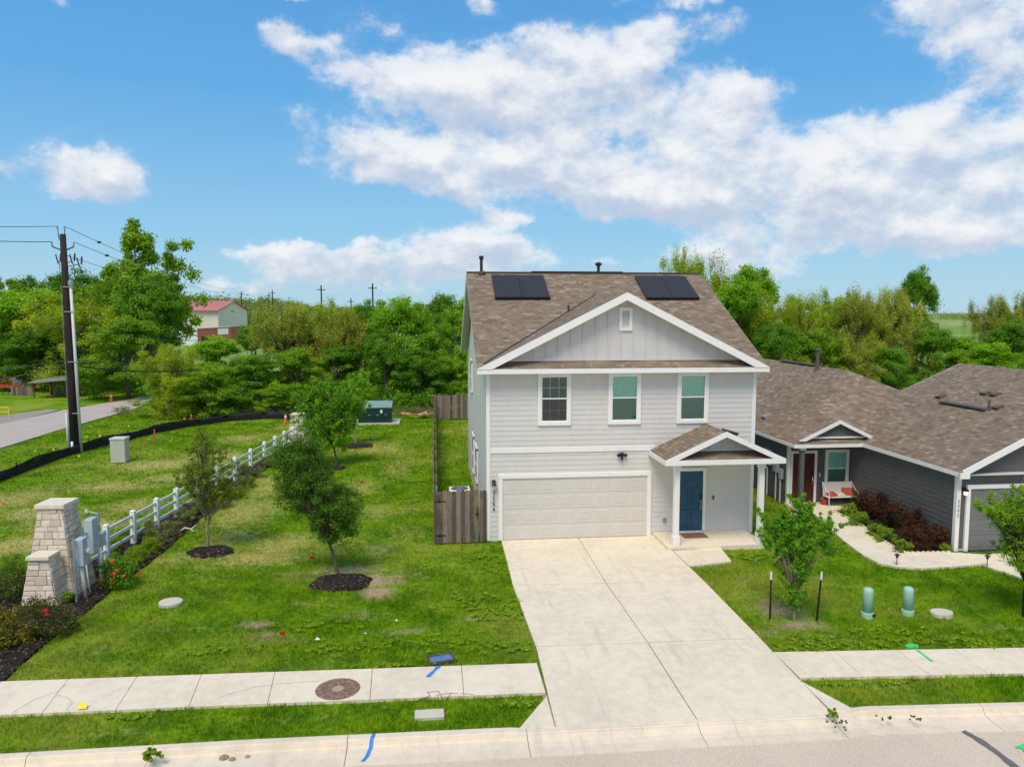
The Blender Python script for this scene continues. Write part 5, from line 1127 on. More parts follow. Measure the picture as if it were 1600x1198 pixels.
# scalloped bed edging
eg = [G(1303, 800), G(1345, 822), G(1385, 850), G(1415, 866), G(1486, 865)]; b = MB(); k_ = 0
for i in range(4):
    n = int((eg[i+1]-eg[i]).length/.15)
    for j in range(n):
        a = eg[i].lerp(eg[i+1], j/n); c = eg[i].lerp(eg[i+1], (j+1)/n); d = c-a; s_ = Vector((-d.y, d.x, 0)).normalized()*.022
        pr = [a+d*(.5-.5*cos(t_))*.96+Vector((0, 0, .045+.055*sin(t_))) for t_ in [pi*q/6 for q in range(7)]]
        pr = [a.copy(), *pr, a+d*.96]; f = [q+s_ for q in pr]; k2 = [q-s_ for q in pr]; m_ = len(pr); b.mesh(f+k2, [tuple(range(m_)), tuple(range(2*m_-1, m_-1, -1))]+[(q, m_+q, m_+(q+1) % m_, (q+1) % m_) for q in range(m_)])
tag(b.build('bed_edging', M_cap), 'cream scalloped edging round the dark red shrub bed', 'bed edging')
for px, py, lb in ((1401, 884, 'small dark path light at the outer edge of the curved path'), (1542, 886, 'small dark path light beside the neighbour driveway')):
    p = G(px, py); o = E('path_light', p, lb, 'path light', 'little solar path lights'); b = MB(); b.tube([p, p+Vector((0, 0, .28))], .012, 6); b.build('stem', M_dark, o); b = MB(); b.lathe(p+Vector((0, 0, .26)), [(.035, 0), (.04, .07), (.09, .08), (.02, .13)], 14); b.build('lamp_head', M_dark, o)
p = G(128, 1111); b = MB(); b.mesh([p+Vector((-.09, -.03, .07)), p+Vector((.09, -.01, .06)), p+Vector((.05, .10, .13)), p+Vector((-.04, .09, .14))], [(0, 1, 2, 3)]); b.mesh([p+Vector((-.09, -.03, .067)), p+Vector((.09, -.01, .057)), p+Vector((.05, .10, .127)), p+Vector((-.04, .09, .137))], [(3, 2, 1, 0)]); tag(b.build('paper_scrap', M_yellow), 'yellow paper scrap on the sidewalk edge at the left', 'litter')
for px, py, w, lb in ((497, 1002, .10, 'white litter scrap in the lawn above the manhole'), (571, 994, .06, 'small white litter ball in the front lawn'), (480, 1008, .03, 'tiny white crumb of litter left of the scrap'), (620, 973, .05, 'pale stick like scrap in the front lawn'), (1181, 878, .06, 'white litter under the fresh green tree')):
    p = G(px, py); b = MB(); rnd = random.Random(px); b.mesh([p+Vector((rnd.uniform(-w, w), rnd.uniform(-w, w)*.6, .05+rnd.uniform(0, .04))) for _ in range(5)]+[p+Vector((0, 0, .10))], [(0, 1, 5), (1, 2, 5), (2, 3, 5), (3, 4, 5), (4, 0, 5)]); tag(b.build('litter', M_whitep), lb, 'litter')
for px, py, r_, lb in ((350, 1184, .09, 'larger dirt clod in the left gutter'), (363, 1186, .06, 'dirt clod beside the larger one in the gutter'), (387, 1182, .05, 'rightmost dirt clod in the left gutter'), (1118, 1140, .04, 'brown leaf clump at the foot of the driveway'), (842, 1156, .035, 'small clod in the gutter left of the driveway')):
    p = G(px, py, -.12); rnd = random.Random(px); b = MB(); b.lathe(p, [(r_, 0), (r_*.9, r_*.35), (r_*.5, r_*.6), (r_*.1, r_*.65)], 9, .8); tag(b.build('dirt_clod', M_clear), lb, 'dirt clod', 'dirt clods in the gutter')

# ================================================================== vegetation
def leafmesh(name, cl, per, size, seed, mat, up=.35, aspect=.55, shell=.45, droop=0.):
    """cl: clusters (x, y, z, rx, ry, rz); per: leaves each; small folded leaf faces, random tint by cluster and leaf"""
    rng = np.random.default_rng(seed); cl = np.array(cl, float); k_ = len(cl)
    per = np.broadcast_to(per, (k_,)); idx = np.repeat(np.arange(k_), per); n = len(idx)
    d = rng.normal(size=(n, 3)); d /= np.linalg.norm(d, axis=1)[:, None]; rr = rng.random(n)**shell
    jit = 1+.25*rng.normal(size=n); c = cl[idx, :3]+d*cl[idx, 3:6]*(rr*jit)[:, None]
    c[:, 2] = np.maximum(c[:, 2], .03)
    nr = rng.normal(size=(n, 3))*.62+d*.85+np.array([0, 0, up*1.2]); nr /= np.linalg.norm(nr, axis=1)[:, None]
    a = rng.normal(size=(n, 3)); a[:, 2] -= droop; a -= nr*(a*nr).sum(1)[:, None]; a /= np.linalg.norm(a, axis=1)[:, None]; b_ = np.cross(nr, a)
    s = size*(.6+.8*rng.random(n))[:, None]
    v = np.stack([c-a*s*.5, c+b_*s*aspect*.5+nr*s*.08, c+a*s*.5, c-b_*s*aspect*.5+nr*s*.08], 1).reshape(-1, 3)
    ct = rng.random(k_)[idx]; t = np.clip(.08+.50*ct+.42*rng.random(n)**1.2, 0, 1)
    me = bpy.data.meshes.new(name); me.vertices.add(4*n); me.vertices.foreach_set('co', v.ravel().astype(np.float32))
    me.loops.add(4*n); me.loops.foreach_set('vertex_index', np.arange(4*n, dtype=np.int32)); me.polygons.add(n)
    me.polygons.foreach_set('loop_start', np.arange(0, 4*n, 4, dtype=np.int32)); me.update(calc_edges=True)
    at = me.attributes.new('tint', 'FLOAT', 'POINT'); at.data.foreach_set('value', np.repeat(t, 4).astype(np.float32))
    me.materials.append(mat); return me
def put(name, me, parent=None, loc=(0, 0, 0)):
    o = bpy.data.objects.new(name, me); COL.objects.link(o); o.location = loc; o.parent = parent; return o
def limbs(b, base, tips, r0, rnd, fork=.45, wob=.08):
    """tapered trunk and a limb to each tip"""
    base = Vector(base); top = sum((Vector(t) for t in tips), Vector())/len(tips); H_ = (top-base).length
    tr = [base, base.lerp(top, .25)+Vector((rnd.uniform(-wob, wob), rnd.uniform(-wob, wob), 0))*H_*.3, base.lerp(top, fork), base.lerp(top, .95)]
    b.tube([base-Vector((0, 0, .1))]+tr, [r0*1.25, r0*1.1, r0*.85, r0*.65, r0*.2], 9)
    for t in tips:
        t = Vector(t); s = rnd.uniform(fork*.75, .85); st = base.lerp(top, s); md = st.lerp(t, .5)+Vector((rnd.uniform(-1, 1), rnd.uniform(-1, 1), rnd.uniform(0, 1)))*wob*(t-st).length
        r = r0*(1-s)*.75+r0*.12; b.tube([st, md, t], [r, r*.6, r*.2], 6)
def crown(kind, seed):
    """clusters of a crown about 9 m tall, centred on the origin"""
    rnd = random.Random(seed); cl = []; tips = []
    if kind in ('broad', 'dark', 'bright'):
        for q_ in range(14):
            a = rnd.uniform(0, 2*pi); z = rnd.uniform(2.2, 7.6) if q_ < 10 else 7.0+.25*(q_-10); w = 3.4*math.sin(min(1, max(.15, (9.2-z)/6.5))*pi/2)*rnd.uniform(.45, .9)
            L = (w*cos(a), w*sin(a), z, rnd.uniform(1.1, 1.9)); tips.append(L[:3])
            for _ in range(9):
                th, ph = rnd.uniform(0, 2*pi), math.acos(rnd.uniform(-.6, 1)); q = L[3]*rnd.uniform(.6, 1.05)
                r = rnd.uniform(.32, .72); cl.append((L[0]+q*sin(ph)*cos(th), L[1]+q*sin(ph)*sin(th), L[2]+q*cos(ph)*.85, r*1.25, r*1.25, r*.8))
        for _ in range(10): a = rnd.uniform(0, 2*pi); z = rnd.uniform(.6, 2.6); w = rnd.uniform(1.2, 3.2); cl.append((w*cos(a), w*sin(a), z, .8, .8, .6))
        cl.append((0, 0, 8.9, .9, .9, .5)); n = 260
    elif kind in ('willow', 'olive'):
        for _ in range(20):
            a = rnd.uniform(0, 2*pi); w = rnd.uniform(.2, 2.9); z = rnd.uniform(3.4, 9.1)-.12*w*w*(1-.05*w); tips.append((w*cos(a), w*sin(a), z))
            for j in range(6):
                r = rnd.uniform(.25, .55); cl.append((w*cos(a)+rnd.gauss(0, .55), w*sin(a)+rnd.gauss(0, .55), z-rnd.uniform(-.3, 2.2), r, r, r*rnd.uniform(1.2, 2.4)))
        for _ in range(12): a = rnd.uniform(0, 2*pi); z = rnd.uniform(.5, 2.6); w = rnd.uniform(.8, 2.8); cl.append((w*cos(a), w*sin(a), z, .7, .7, .8))
        n = 330
    else:       # tall: open crown of separate leafy tufts
        for _ in range(27):
            a = rnd.uniform(0, 2*pi); z = rnd.uniform(3.0, 8.8); w = 2.6*rnd.uniform(.25, 1)*(1.1-abs(z-6.6)/6); tips.append((w*cos(a), w*sin(a), z))
            for j in range(6):
                r = rnd.uniform(.22, .46); cl.append((w*cos(a)+rnd.gauss(0, .52), w*sin(a)+rnd.gauss(0, .52), z+rnd.gauss(0, .46), r*1.45, r*1.45, r*1.1))
        n = 230
    return cl, tips, n
KIND = dict(broad=(L_mid, .185), dark=(L_dark, .18), bright=(L_bright, .185), willow=(L_willow, .135), olive=(L_olive, .135), tall=(L_mid, .2))
PROTO = {}
for kd, (mt_, sz) in KIND.items():
    for v_ in range(2):
        cl, tips, n_ = crown(kd, 11*v_+len(kd)*7); me = leafmesh('crown', cl, n_, sz, v_+5, mt_, aspect=.55 if kd not in ('willow', 'olive') else .4, droop=.8 if kd == 'willow' else 0.)
        b = MB(); limbs(b, (0, 0, 0), tips, .2, random.Random(v_), .35); tm = b.build('trunk', M_bark, org=(0, 0, 0)); tmd = tm.data; bpy.data.objects.remove(tm)
        PROTO[kd, v_] = (me, tmd)
TREES = [ # px of the middle, depth, py of the top, width in px, kind, label
 (-25, 84, 468, 190, 'broad', 'mid green tree cut by the left edge of the photo'),
 (12, 92, 442, 80, 'tall', 'airy tree poking above the others at the left edge'),
 (60, 82, 458, 190, 'bright', 'bright green tree left of the utility pole above the junk yard'),
 (122, 88, 428, 130, 'dark', 'dark tree behind the utility pole top'),
 (128, 76, 462, 180, 'willow', 'pale green tree right behind the utility pole'),
 (180, 82, 420, 120, 'broad', 'rounded tree just left of the tall airy one'),
 (236, 80, 368, 125, 'tall', 'tallest airy tree rising well above the left wood'),
 (232, 76, 440, 150, 'dark', 'dark lower tree under the tall airy one'),
 (195, 70, 500, 150, 'broad', 'mid green tree behind the country road end'),
 (72, 78, 520, 160, 'dark', 'dark tree over the old shed'),
 (10, 80, 530, 110, 'dark', 'dark tree over the red farm implement'),
 (262, 57, 545, 118, 'willow', 'light green bushy tree over the road end'),
 (268, 59, 585, 120, 'broad', 'dense bush at the end of the country road'),
 (335, 64, 530, 125, 'bright', 'bright green tree below the church'),
 (392, 68, 514, 100, 'dark', 'deep green round tree in front of the brick building'),
 (330, 57, 570, 130, 'broad', 'mid green bush behind the orange marker cone'),
 (452, 64, 482, 135, 'olive', 'olive wispy tree right of the church'),
 (505, 66, 478, 125, 'willow', 'yellow green wispy tree in the middle of the back wood'),
 (540, 64, 486, 100, 'olive', 'second olive tree left of the bright one'),
 (575, 68, 476, 90, 'dark', 'dark tree between the olive and bright trees'),
 (632, 62, 472, 130, 'bright', 'bright leafy tree above the green transformer'),
 (600, 60, 520, 100, 'dark', 'dark tree behind the green transformer'),
 (690, 68, 468, 100, 'dark', 'dark tree touching the left roof edge of the pale house'),
 (655, 66, 482, 90, 'bright', 'bright tree between the transformer and the pale house'),
 (700, 62, 490, 90, 'bright', 'bright tree beside the left wall of the pale house'),
 (740, 66, 470, 100, 'bright', 'tree mostly hidden behind the pale house'),
 (400, 60, 560, 130, 'dark', 'dark bush behind the curve of the silt fence'),
 (465, 60, 548, 120, 'broad', 'mid green bush behind the far stone pillar'),
 (530, 62, 545, 120, 'dark', 'dark bush left of the transformer'),
 (655, 59, 548, 110, 'dark', 'dark bush above the scrap boards'),
 (695, 60, 560, 90, 'broad', 'mid green bush behind the fence corner'),
 (430, 57, 600, 70, 'broad', 'low bush by the far cone'),
 (500, 60, 585, 80, 'olive', 'dry looking low bush behind the young tree'),
 (1090, 70, 425, 110, 'willow', 'pale tree top peeking over the right end of the pale house ridge'),
 (1165, 66, 425, 130, 'bright', 'full bright tree behind the yellow green ones right of the pale house'),
 (1275, 68, 462, 120, 'willow', 'yellow green tree between the wispy and bright trees'),
 (1370, 66, 462, 110, 'willow', 'yellow green tree behind the olive gold pair'),
 (1062, 66, 402, 110, 'willow', 'thin pale tree showing above the pale house ridge'),
 (1118, 64, 408, 120, 'willow', 'yellow green tree at the right roof slope of the pale house'),
 (1150, 60, 442, 130, 'bright', 'bright tree right of the pale house roof'),
 (1192, 62, 452, 120, 'willow', 'wispy yellow green tree above the slate house flue'),
 (1248, 63, 470, 120, 'willow', 'pale wispy tree left of the olive gold ones'),
 (1310, 65, 474, 100, 'bright', 'bright green tree left of the olive gold tree'),
 (1345, 62, 458, 100, 'olive', 'olive gold tree above the valley of the two roofs'),
 (1400, 62, 458, 120, 'olive', 'largest olive gold tree left of the dark tall tree'),
 (1441, 84, 424, 95, 'dark', 'tall dark tree standing above the right wood'),
 (1455, 60, 520, 120, 'dark', 'dark tree under the tall dark one'),
 (1215, 57, 510, 120, 'dark', 'dark bush left of the slate house flue'),
 (1280, 56, 520, 120, 'broad', 'mid green bush behind the slate house flue'),
 (1345, 56, 530, 120, 'olive', 'olive bush behind the slate house ridge end'),
 (1400, 55, 548, 100, 'dark', 'dark bush in the gap between the two roofs'),
 (1515, 62, 530, 110, 'bright', 'bright bush below the far field'),
 (1560, 70, 468, 90, 'olive', 'thin olive tree at the right end of the far field'),
 (1590, 60, 505, 130, 'dark', 'dark tree above the farthest roof at the right edge'),
 (1612, 74, 462, 100, 'olive', 'thin olive tree cut by the right edge of the photo'),
 (1500, 58, 552, 110, 'broad', 'mid green bush just above the farthest roof'),
 (1560, 57, 540, 120, 'bright', 'bright bush above the farthest roof at the right'),
 (1650, 60, 500, 140, 'broad', 'mid green tree beyond the right edge roof')]
for i, (px, Y, top, wpx, kd, lb) in enumerate(TREES):
    g = GY(px, top, Y); h = g.z+.0; w = wpx/F_*Y; me, tm = PROTO[kd, i % 2]; z0 = terrain(g.x, Y)-.05
    sz = (h-z0)/(8.75 if kd in ('broad', 'dark', 'bright') else 8.7); wd = {'broad': 8.2, 'dark': 8.2, 'bright': 7.6, 'willow': 6.4, 'olive': 6.4, 'tall': 5.6}[kd]
    o = E('tree' if top < 525 else 'bush', (g.x, Y, z0), lb, 'tree' if top < 525 else 'bush', 'trees and bushes of the wood behind the lots')
    o.scale = (w/wd, w/wd, sz); o.rotation_euler.z = (i*2.399) % 6.28; put('trunk', tm, o); put('crown', me, o)
# dense undergrowth at the foot of the wood
rnd = random.Random(4); cl = []
for i in range(420):
    px = rnd.uniform(205, 740) if i < 300 else rnd.uniform(1150, 1640); Y = rnd.uniform(57.5, 70) if i < 300 else rnd.uniform(56, 66)
    if px < 300: Y = rnd.uniform(58, 68) if px > 235 else rnd.uniform(70, 76)
    g = GY(px, 600, Y); h = rnd.uniform(.4, 2.6)*(1.4 if Y > 60 else .8); r = rnd.uniform(.5, 1.1); cl.append((g.x, Y, h*.6, r*1.2, r, r*.8))
for i in range(150):
    g = GY(rnd.uniform(-120, 215), 600, rnd.uniform(76, 90)); r = rnd.uniform(.6, 1.3); cl.append((g.x, g.y, rnd.uniform(.4, 2.2), r*1.3, r, r*.8))
o = put('undergrowth', leafmesh('undergrowth', cl, 110, .22, 3, L_dark)); o['kind'] = 'stuff'; o['label'] = 'dark undergrowth along the foot of the wood'; o['category'] = 'undergrowth'
cl = []
for i in range(90):
    px = rnd.choice((rnd.uniform(350, 470), rnd.uniform(600, 680), rnd.uniform(180, 330))); g = G(px, rnd.uniform(645, 652)); cl.append((g.x, g.y, .3, .45, .3, .35))
o = put('tall_weeds', leafmesh('tall_weeds', cl, 60, .22, 9, L_strawg, aspect=.12, up=0)); o['kind'] = 'stuff'; o['label'] = 'dry and green tall weeds at the wood edge'; o['category'] = 'weeds'
# far woodland on the horizon and on the left hill
cl = []
for i in range(330):
    px = rnd.uniform(240, 480); Y = rnd.uniform(230, 340); g = GY(px, 470, Y); r = rnd.uniform(1.8, 3.6); z = terrain(g.x, Y); cl.append((g.x, Y, z+r*.7, r*1.2, r, r*.9))
for i in range(260):
    px = rnd.uniform(400, 760); Y = rnd.uniform(240, 420); g = GY(px, 470, Y); r = rnd.uniform(1.2, 2.8); z = terrain(g.x, Y); cl.append((g.x, Y, z+r*.7, r*1.3, r, r*.9))
for i in range(140):
    px = rnd.uniform(1240, 1700); Y = rnd.uniform(520, 640); g = GY(px, 470, Y); r = rnd.uniform(2.5, 5.2); z = terrain(g.x, Y); cl.append((g.x, Y, z+r*.7, r*1.6, r, r))
for i in range(90):
    px = rnd.uniform(-200, 260); Y = rnd.uniform(240, 320); g = GY(px, 470, Y); r = rnd.uniform(2., 3.6); z = terrain(g.x, Y); cl.append((g.x, Y, z+r*.7, r*1.3, r, r))
o = put('distant_woodland', leafmesh('distant_woodland', cl, 70, 1.0, 8, L_far)); o['kind'] = 'stuff'; o['label'] = 'distant woodland on the horizon and the left hill'; o['category'] = 'woodland'
b = MB(); vs = []; fs = []; n = 60
for i in range(n+1):
    x = -1500+i*50; zt = 8+16*math.exp(-((x+50)/380.)**2)*(1+.2*sin(i*.8)) + 10*math.exp(-((x+900)/300.)**2); vs += [(x, 2300+40*sin(i), -3), (x, 2330, zt), (x, 2420, -3)]
for i in range(n): fs += [(3*i, 3*i+3, 3*i+4, 3*i+1), (3*i+1, 3*i+4, 3*i+5, 3*i+2)]
b.mesh(vs, fs); tag(b.build('hills', M_hill, smooth=True), kind='structure')

def young(name, base, lobes, leafm, n, size, label, r0, barkm=M_bark, seed=1, depth=.8, kink=None, cat='tree', per_r=.13, spiky=0, dens=60):
    """young lawn tree: lobes are (px, py, half width px, half height px) of the crown at the depth of the base"""
    rnd = random.Random(seed); g = G(*base); o = E(name, g, label, cat); m_ = g.y*1.03/F_; cl = []; tips = []
    tot = sum(l[2]*l[3] for l in lobes)
    for px, py, rx, ry in lobes:
        c = GY(px, py, g.y); k_ = max(4, int(n*rx*ry/tot))
        for i in range(k_):
            while True:
                d = Vector((rnd.uniform(-1, 1), rnd.uniform(-1, 1), rnd.uniform(-1, 1)))
                if d.length < 1: break
            q = rnd.uniform(.45, 1.)/max(.3, d.length)*d.length; d = d.normalized()*q
            p = c+Vector((d.x*rx*m_, d.y*rx*m_*depth, d.z*ry*m_)); r = per_r*rnd.uniform(.7, 1.5)
            if spiky and rnd.random() < .6:
                dr = Vector((d.x, d.y*.6, abs(d.z)*.6+.5)).normalized()
                for j in range(spiky): cl.append(tuple(p+dr*r*1.3*j-g)+(r*.62,)*3)
            else: cl.append(tuple(p-g)+(r*1.2, r*1.2, r*.85))
            if i % 3 == 0: tips.append(p)
    me = leafmesh('crown', cl, dens, size*.74, seed, leafm); b = MB()
    limbs(b, g, tips, r0, rnd, .42, .05); b.build('trunk', barkm, o, smooth=True)
    put('crown', me, o); return o
young('young_tree', (528, 897), [(480, 735, 42, 45), (500, 780, 50, 48), (455, 760, 28, 40), (470, 705, 38, 28), (520, 815, 38, 38), (540, 790, 24, 40), (440, 715, 22, 25)], leaf_mat('leaves dense young tree', (.040, .120, .012), (.180, .330, .034)), 380, .085, 'dense dark green leaning young tree nearest the driveway side lawn', .055, M_bark, 3, per_r=.15, dens=85)
young('young_tree', (325, 856), [(330, 740, 42, 50), (300, 745, 30, 22), (320, 700, 22, 30), (360, 765, 30, 20), (335, 775, 42, 20)], L_oak, 215, .07, 'sparse olive green young oak beside the white fence', .045, M_barkl, 5, per_r=.13, spiky=2)
young('young_tree', (527, 727), [(512, 630, 34, 34), (500, 665, 34, 30), (520, 690, 30, 16), (475, 640, 14, 10), (540, 640, 24, 30), (455, 612, 12, 10), (480, 622, 12, 9)], L_elm, 230, .12, 'bright green young tree behind the dense leaning one', .06, M_bark, 7, per_r=.19, spiky=3)
young('young_tree', (556, 694), [(552, 618, 26, 24), (545, 640, 22, 16), (560, 598, 14, 14)], L_bright, 110, .13, 'small straight tree in front of the green transformer', .05, M_barkl, 9, per_r=.2, spiky=2)
young('young_tree', (1241, 968), [(1245, 850, 36, 28), (1240, 890, 26, 28), (1235, 820, 26, 24), (1215, 845, 26, 26), (1275, 845, 30, 22), (1240, 930, 16, 24), (1250, 800, 12, 24), (1290, 820, 26, 8), (1205, 815, 18, 10), (1300, 860, 12, 8)], L_elm, 330, .065, 'feathery fresh green young tree between two stakes', .028, M_barkl, 11, per_r=.08, spiky=3)
young('young_tree', (1600, 962), [(1590, 810, 46, 44), (1560, 800, 30, 22), (1640, 820, 60, 60), (1588, 865, 34, 30), (1545, 795, 16, 12), (1620, 770, 40, 20)], L_mid, 330, .07, 'leafy young tree cut by the right edge in front of the grey garage door', .045, M_black, 13, per_r=.12, spiky=2)

def shrub(name, px, py, w, h, mat, label, n=40, size=.06, seed=1, flowers=None, cat='shrub', per=60, grp=None, aspect=.6, up=.35):
    rnd = random.Random(seed+px); g = G(px, py); cl = []; o = E(name, g, label, cat, grp)
    for i in range(n):
        a = rnd.uniform(0, 2*pi); u = rnd.random()**.5; z = rnd.random(); q = (1-z*z*.75)**.5; r = rnd.uniform(.14, .26)*min(w, h)
        cl.append((u*q*w*.5*cos(a), u*q*w*.42*sin(a), z*h*.85+.04, r, r, r*.8))
    put('foliage', leafmesh('foliage', cl, per, size, seed, mat, aspect=aspect, up=up), o)
    if flowers:
        fm, k_, fs_ = flowers; nf = int(k_)
        for i in range(nf):
            a = rnd.uniform(pi, 2*pi); z = rnd.uniform(.35, .95); q = (1-z*z*.6)**.5; p = (q*w*.52*cos(a), q*w*.46*sin(a), z*h*.92)
            put('flower', leafmesh('flower', [p+(fs_, fs_, fs_*.7)], 26, fs_*1.2, i, fm, aspect=.9, up=.6), o)
    return o
shrub('rose_bush', 22, 937, 1.25, 1.15, L_rose, 'green rose bush with orange blooms left of the stone pillar', 46, .06, 1, (M_orange, 6, .05))
shrub('rose_bush', 186, 915, 1.05, 1.0, L_dark, 'green rose bush with orange blooms right of the meter boxes', 44, .06, 2, (M_orange, 7, .05))
shrub('rose_bush', 72, 992, 1.35, 1.0, leaf_mat('leaves dusky rose', (0.040, 0.066, 0.013), (0.219, 0.179, 0.050)), 'dusky reddish rose bush with crimson blooms in front of the stone stub', 50, .06, 3, (M_pink, 3, .045))
shrub('rose_bush', 8, 1008, 1.1, .85, leaf_mat('leaves bronze green', (0.110, 0.132, 0.013), (0.569, 0.378, 0.055)), 'bronze green low bush in the bottom left corner of the bed', 40, .07, 4, (M_pink, 2, .04))
shrub('weed_clump', 108, 942, .45, .3, L_box, 'small bright green weed clump in front of the meter rack', 14, .05, 5)
for px, py, w, lb in ((214, 878, .62, 'round clipped box shrub nearest the rose bush'), (237, 862, .55, 'round clipped box shrub right of its twin'), (176, 862, .6, 'round box shrub behind the white fence, lower one'), (194, 846, .6, 'round box shrub behind the white fence, upper one')):
    shrub('box_shrub', px, py, w, w*.8, L_box, lb, 150, .03, 6, per=70, grp='clipped box shrubs by the white fence')
for i, (px, py, lb) in enumerate([(228, 838, 'grey green grass clump behind the second fence post'), (243, 850, 'grey green grass clump before the third fence post'), (262, 836, 'spiky grass clump right of the box shrubs'), (288, 815, 'spiky grass clump left of the young oak trunk'), (305, 803, 'grass clump just left of the oak trunk'), (342, 792, 'grass clump right of the oak trunk'), (362, 778, 'grass clump under the oak crown right side'), (384, 760, 'grass clump in mid bed along the far fence'), (400, 745, 'grass clump before the dense tree'), (420, 730, 'grass clump near the far end of the bed'), (441, 716, 'last grass clump by the far stone pillar'), (352, 765, 'grass clump beside the middle fence posts'), (378, 745, 'grass clump by the fence left of the dense tree'), (318, 790, 'grass clump behind the oak')]):
    shrub('ornamental_grass', px, py, .92, .52, L_sage, lb, 20, .16, 20+i, per=50, grp='ornamental grasses along the white fence', aspect=.12, up=0., cat='grass clump')
for i, (px, py, w, h, lb) in enumerate([(1352, 800, 1.1, .85, 'dark red shrub nearest the porch bench'), (1375, 812, 1.2, 1.05, 'dark red shrub second from the porch'), (1398, 828, 1.2, 1.0, 'dark red shrub in the middle of the bed'), (1430, 838, 1.2, 1.0, 'tallest dark red shrub by the slate wall'), (1425, 858, 1.1, .75, 'low dark red shrub at the path edge'), (1458, 855, 1.1, .8, 'dark red shrub nearest the garage corner')]):
    shrub('red_shrub', px, py, w, h, L_red, lb, 44, .06, 40+i, per=62, grp='dark red shrubs against the slate wall')
for i, (px, py, w, lb) in enumerate([(1325, 806, .8, 'green shrub at the top of the curved bed edging'), (1344, 822, .8, 'second green shrub along the bed edging'), (1385, 846, .85, 'green shrub midway along the bed edging'), (1366, 836, .6, 'small green shrub between the others'), (1411, 862, .65, 'round light green shrub at the lower bed edging'), (1477, 862, .4, 'tiny green shrub at the garage corner')]):
    shrub('green_shrub', px, py, w, w*.62, L_box, lb, 30, .05, 60+i, per=60, grp='low green shrubs along the scalloped edging')
p = G(283, 833); b = MB(); b.tube([p+Vector((0, 0, .1)), p+Vector((.15, -.05, .2)), p+Vector((.35, 0, .14)), p+Vector((.5, .1, .28))], [.03, .04, .03, .01], 7); b.tube([p+Vector((.3, 0, .14)), p+Vector((.45, -.08, .08))], .02, 6); tag(b.build('driftwood', plain('pale driftwood', (.6, .5, .36))), 'pale driftwood branch lying in the mulch by the oak', 'driftwood')
shrub('gutter_weed', 236, 1187, .36, .16, L_box, 'weed tuft growing out of the left gutter joint', 14, .06, 80, per=40, cat='weed')
shrub('gutter_weed', 1302, 1122, .3, .15, L_box, 'weed tuft in the joint at the right foot of the driveway', 8, .05, 81, per=40, cat='weed')
shrub('leaf_debris', 1312, 1134, .5, .04, L_strawg, 'brown leaf debris at the right foot of the driveway', 12, .04, 82, per=30, cat='debris')
shrub('leaf_debris', 1380, 1125, .35, .03, L_strawg, 'brown leaf debris in the right gutter, left pile', 8, .04, 83, per=30, cat='debris')
shrub('leaf_debris', 1430, 1126, .3, .03, L_strawg, 'brown leaf debris in the right gutter, right pile', 8, .04, 84, per=30, cat='debris')

# ------------------------------------------------------------------ grass blades on the near lawns
def inpoly(x, y, poly):
    r_ = np.zeros(len(x), bool); n = len(poly); j = n-1
    for i in range(n):
        xi, yi, xj, yj = poly[i][0], poly[i][1], poly[j][0], poly[j][1]
        if yi != yj: c = ((yi > y) != (yj > y)) & (x < (xj-xi)*(y-yi)/(yj-yi)+xi); r_ ^= c
        j = i
    return r_
HARD = [[*SWL_t, *SWL_b[::-1]], [*SWR_t, *SWR_b[::-1]], [*Lp, G(811, 1138), Lp[-1], *Rp[::-1]], [G(853, 1083), G(868, 1139), G(808, 1139)], [G(1250, 1060), G(1300, 1118), G(1338, 1105)], walkpad, npath, ndrive, bedL, bedR,
        [(1.72, 24.5), (11, 24.5), (11, 37.5), (1.72, 37.5)], [(7.4, 22.9), (10.72, 22.9), (10.72, 24.6), (7.4, 24.6)], [(13.8, 28), (23, 28), (23, 43), (13.8, 43)], [(16.3, 21.8), (23, 21.8), (23, 29), (16.3, 29)], [(13.78, 26.98), (16.5, 26.98), (16.5, 28.2), (13.78, 28.2)]]
HARD.append([*Lp, *Rp[::-1]]); HARD.append(rd)
CIRC = [(G(534, 909), .8), (G(330, 861), .66), (G(520, 731), .55), (G(556, 696), .85), (G(267, 942), .28), (G(1471, 959), .24), (G(671, 1116), .26), (G(690, 1031), .2), (G(1425, 1011), .1)]
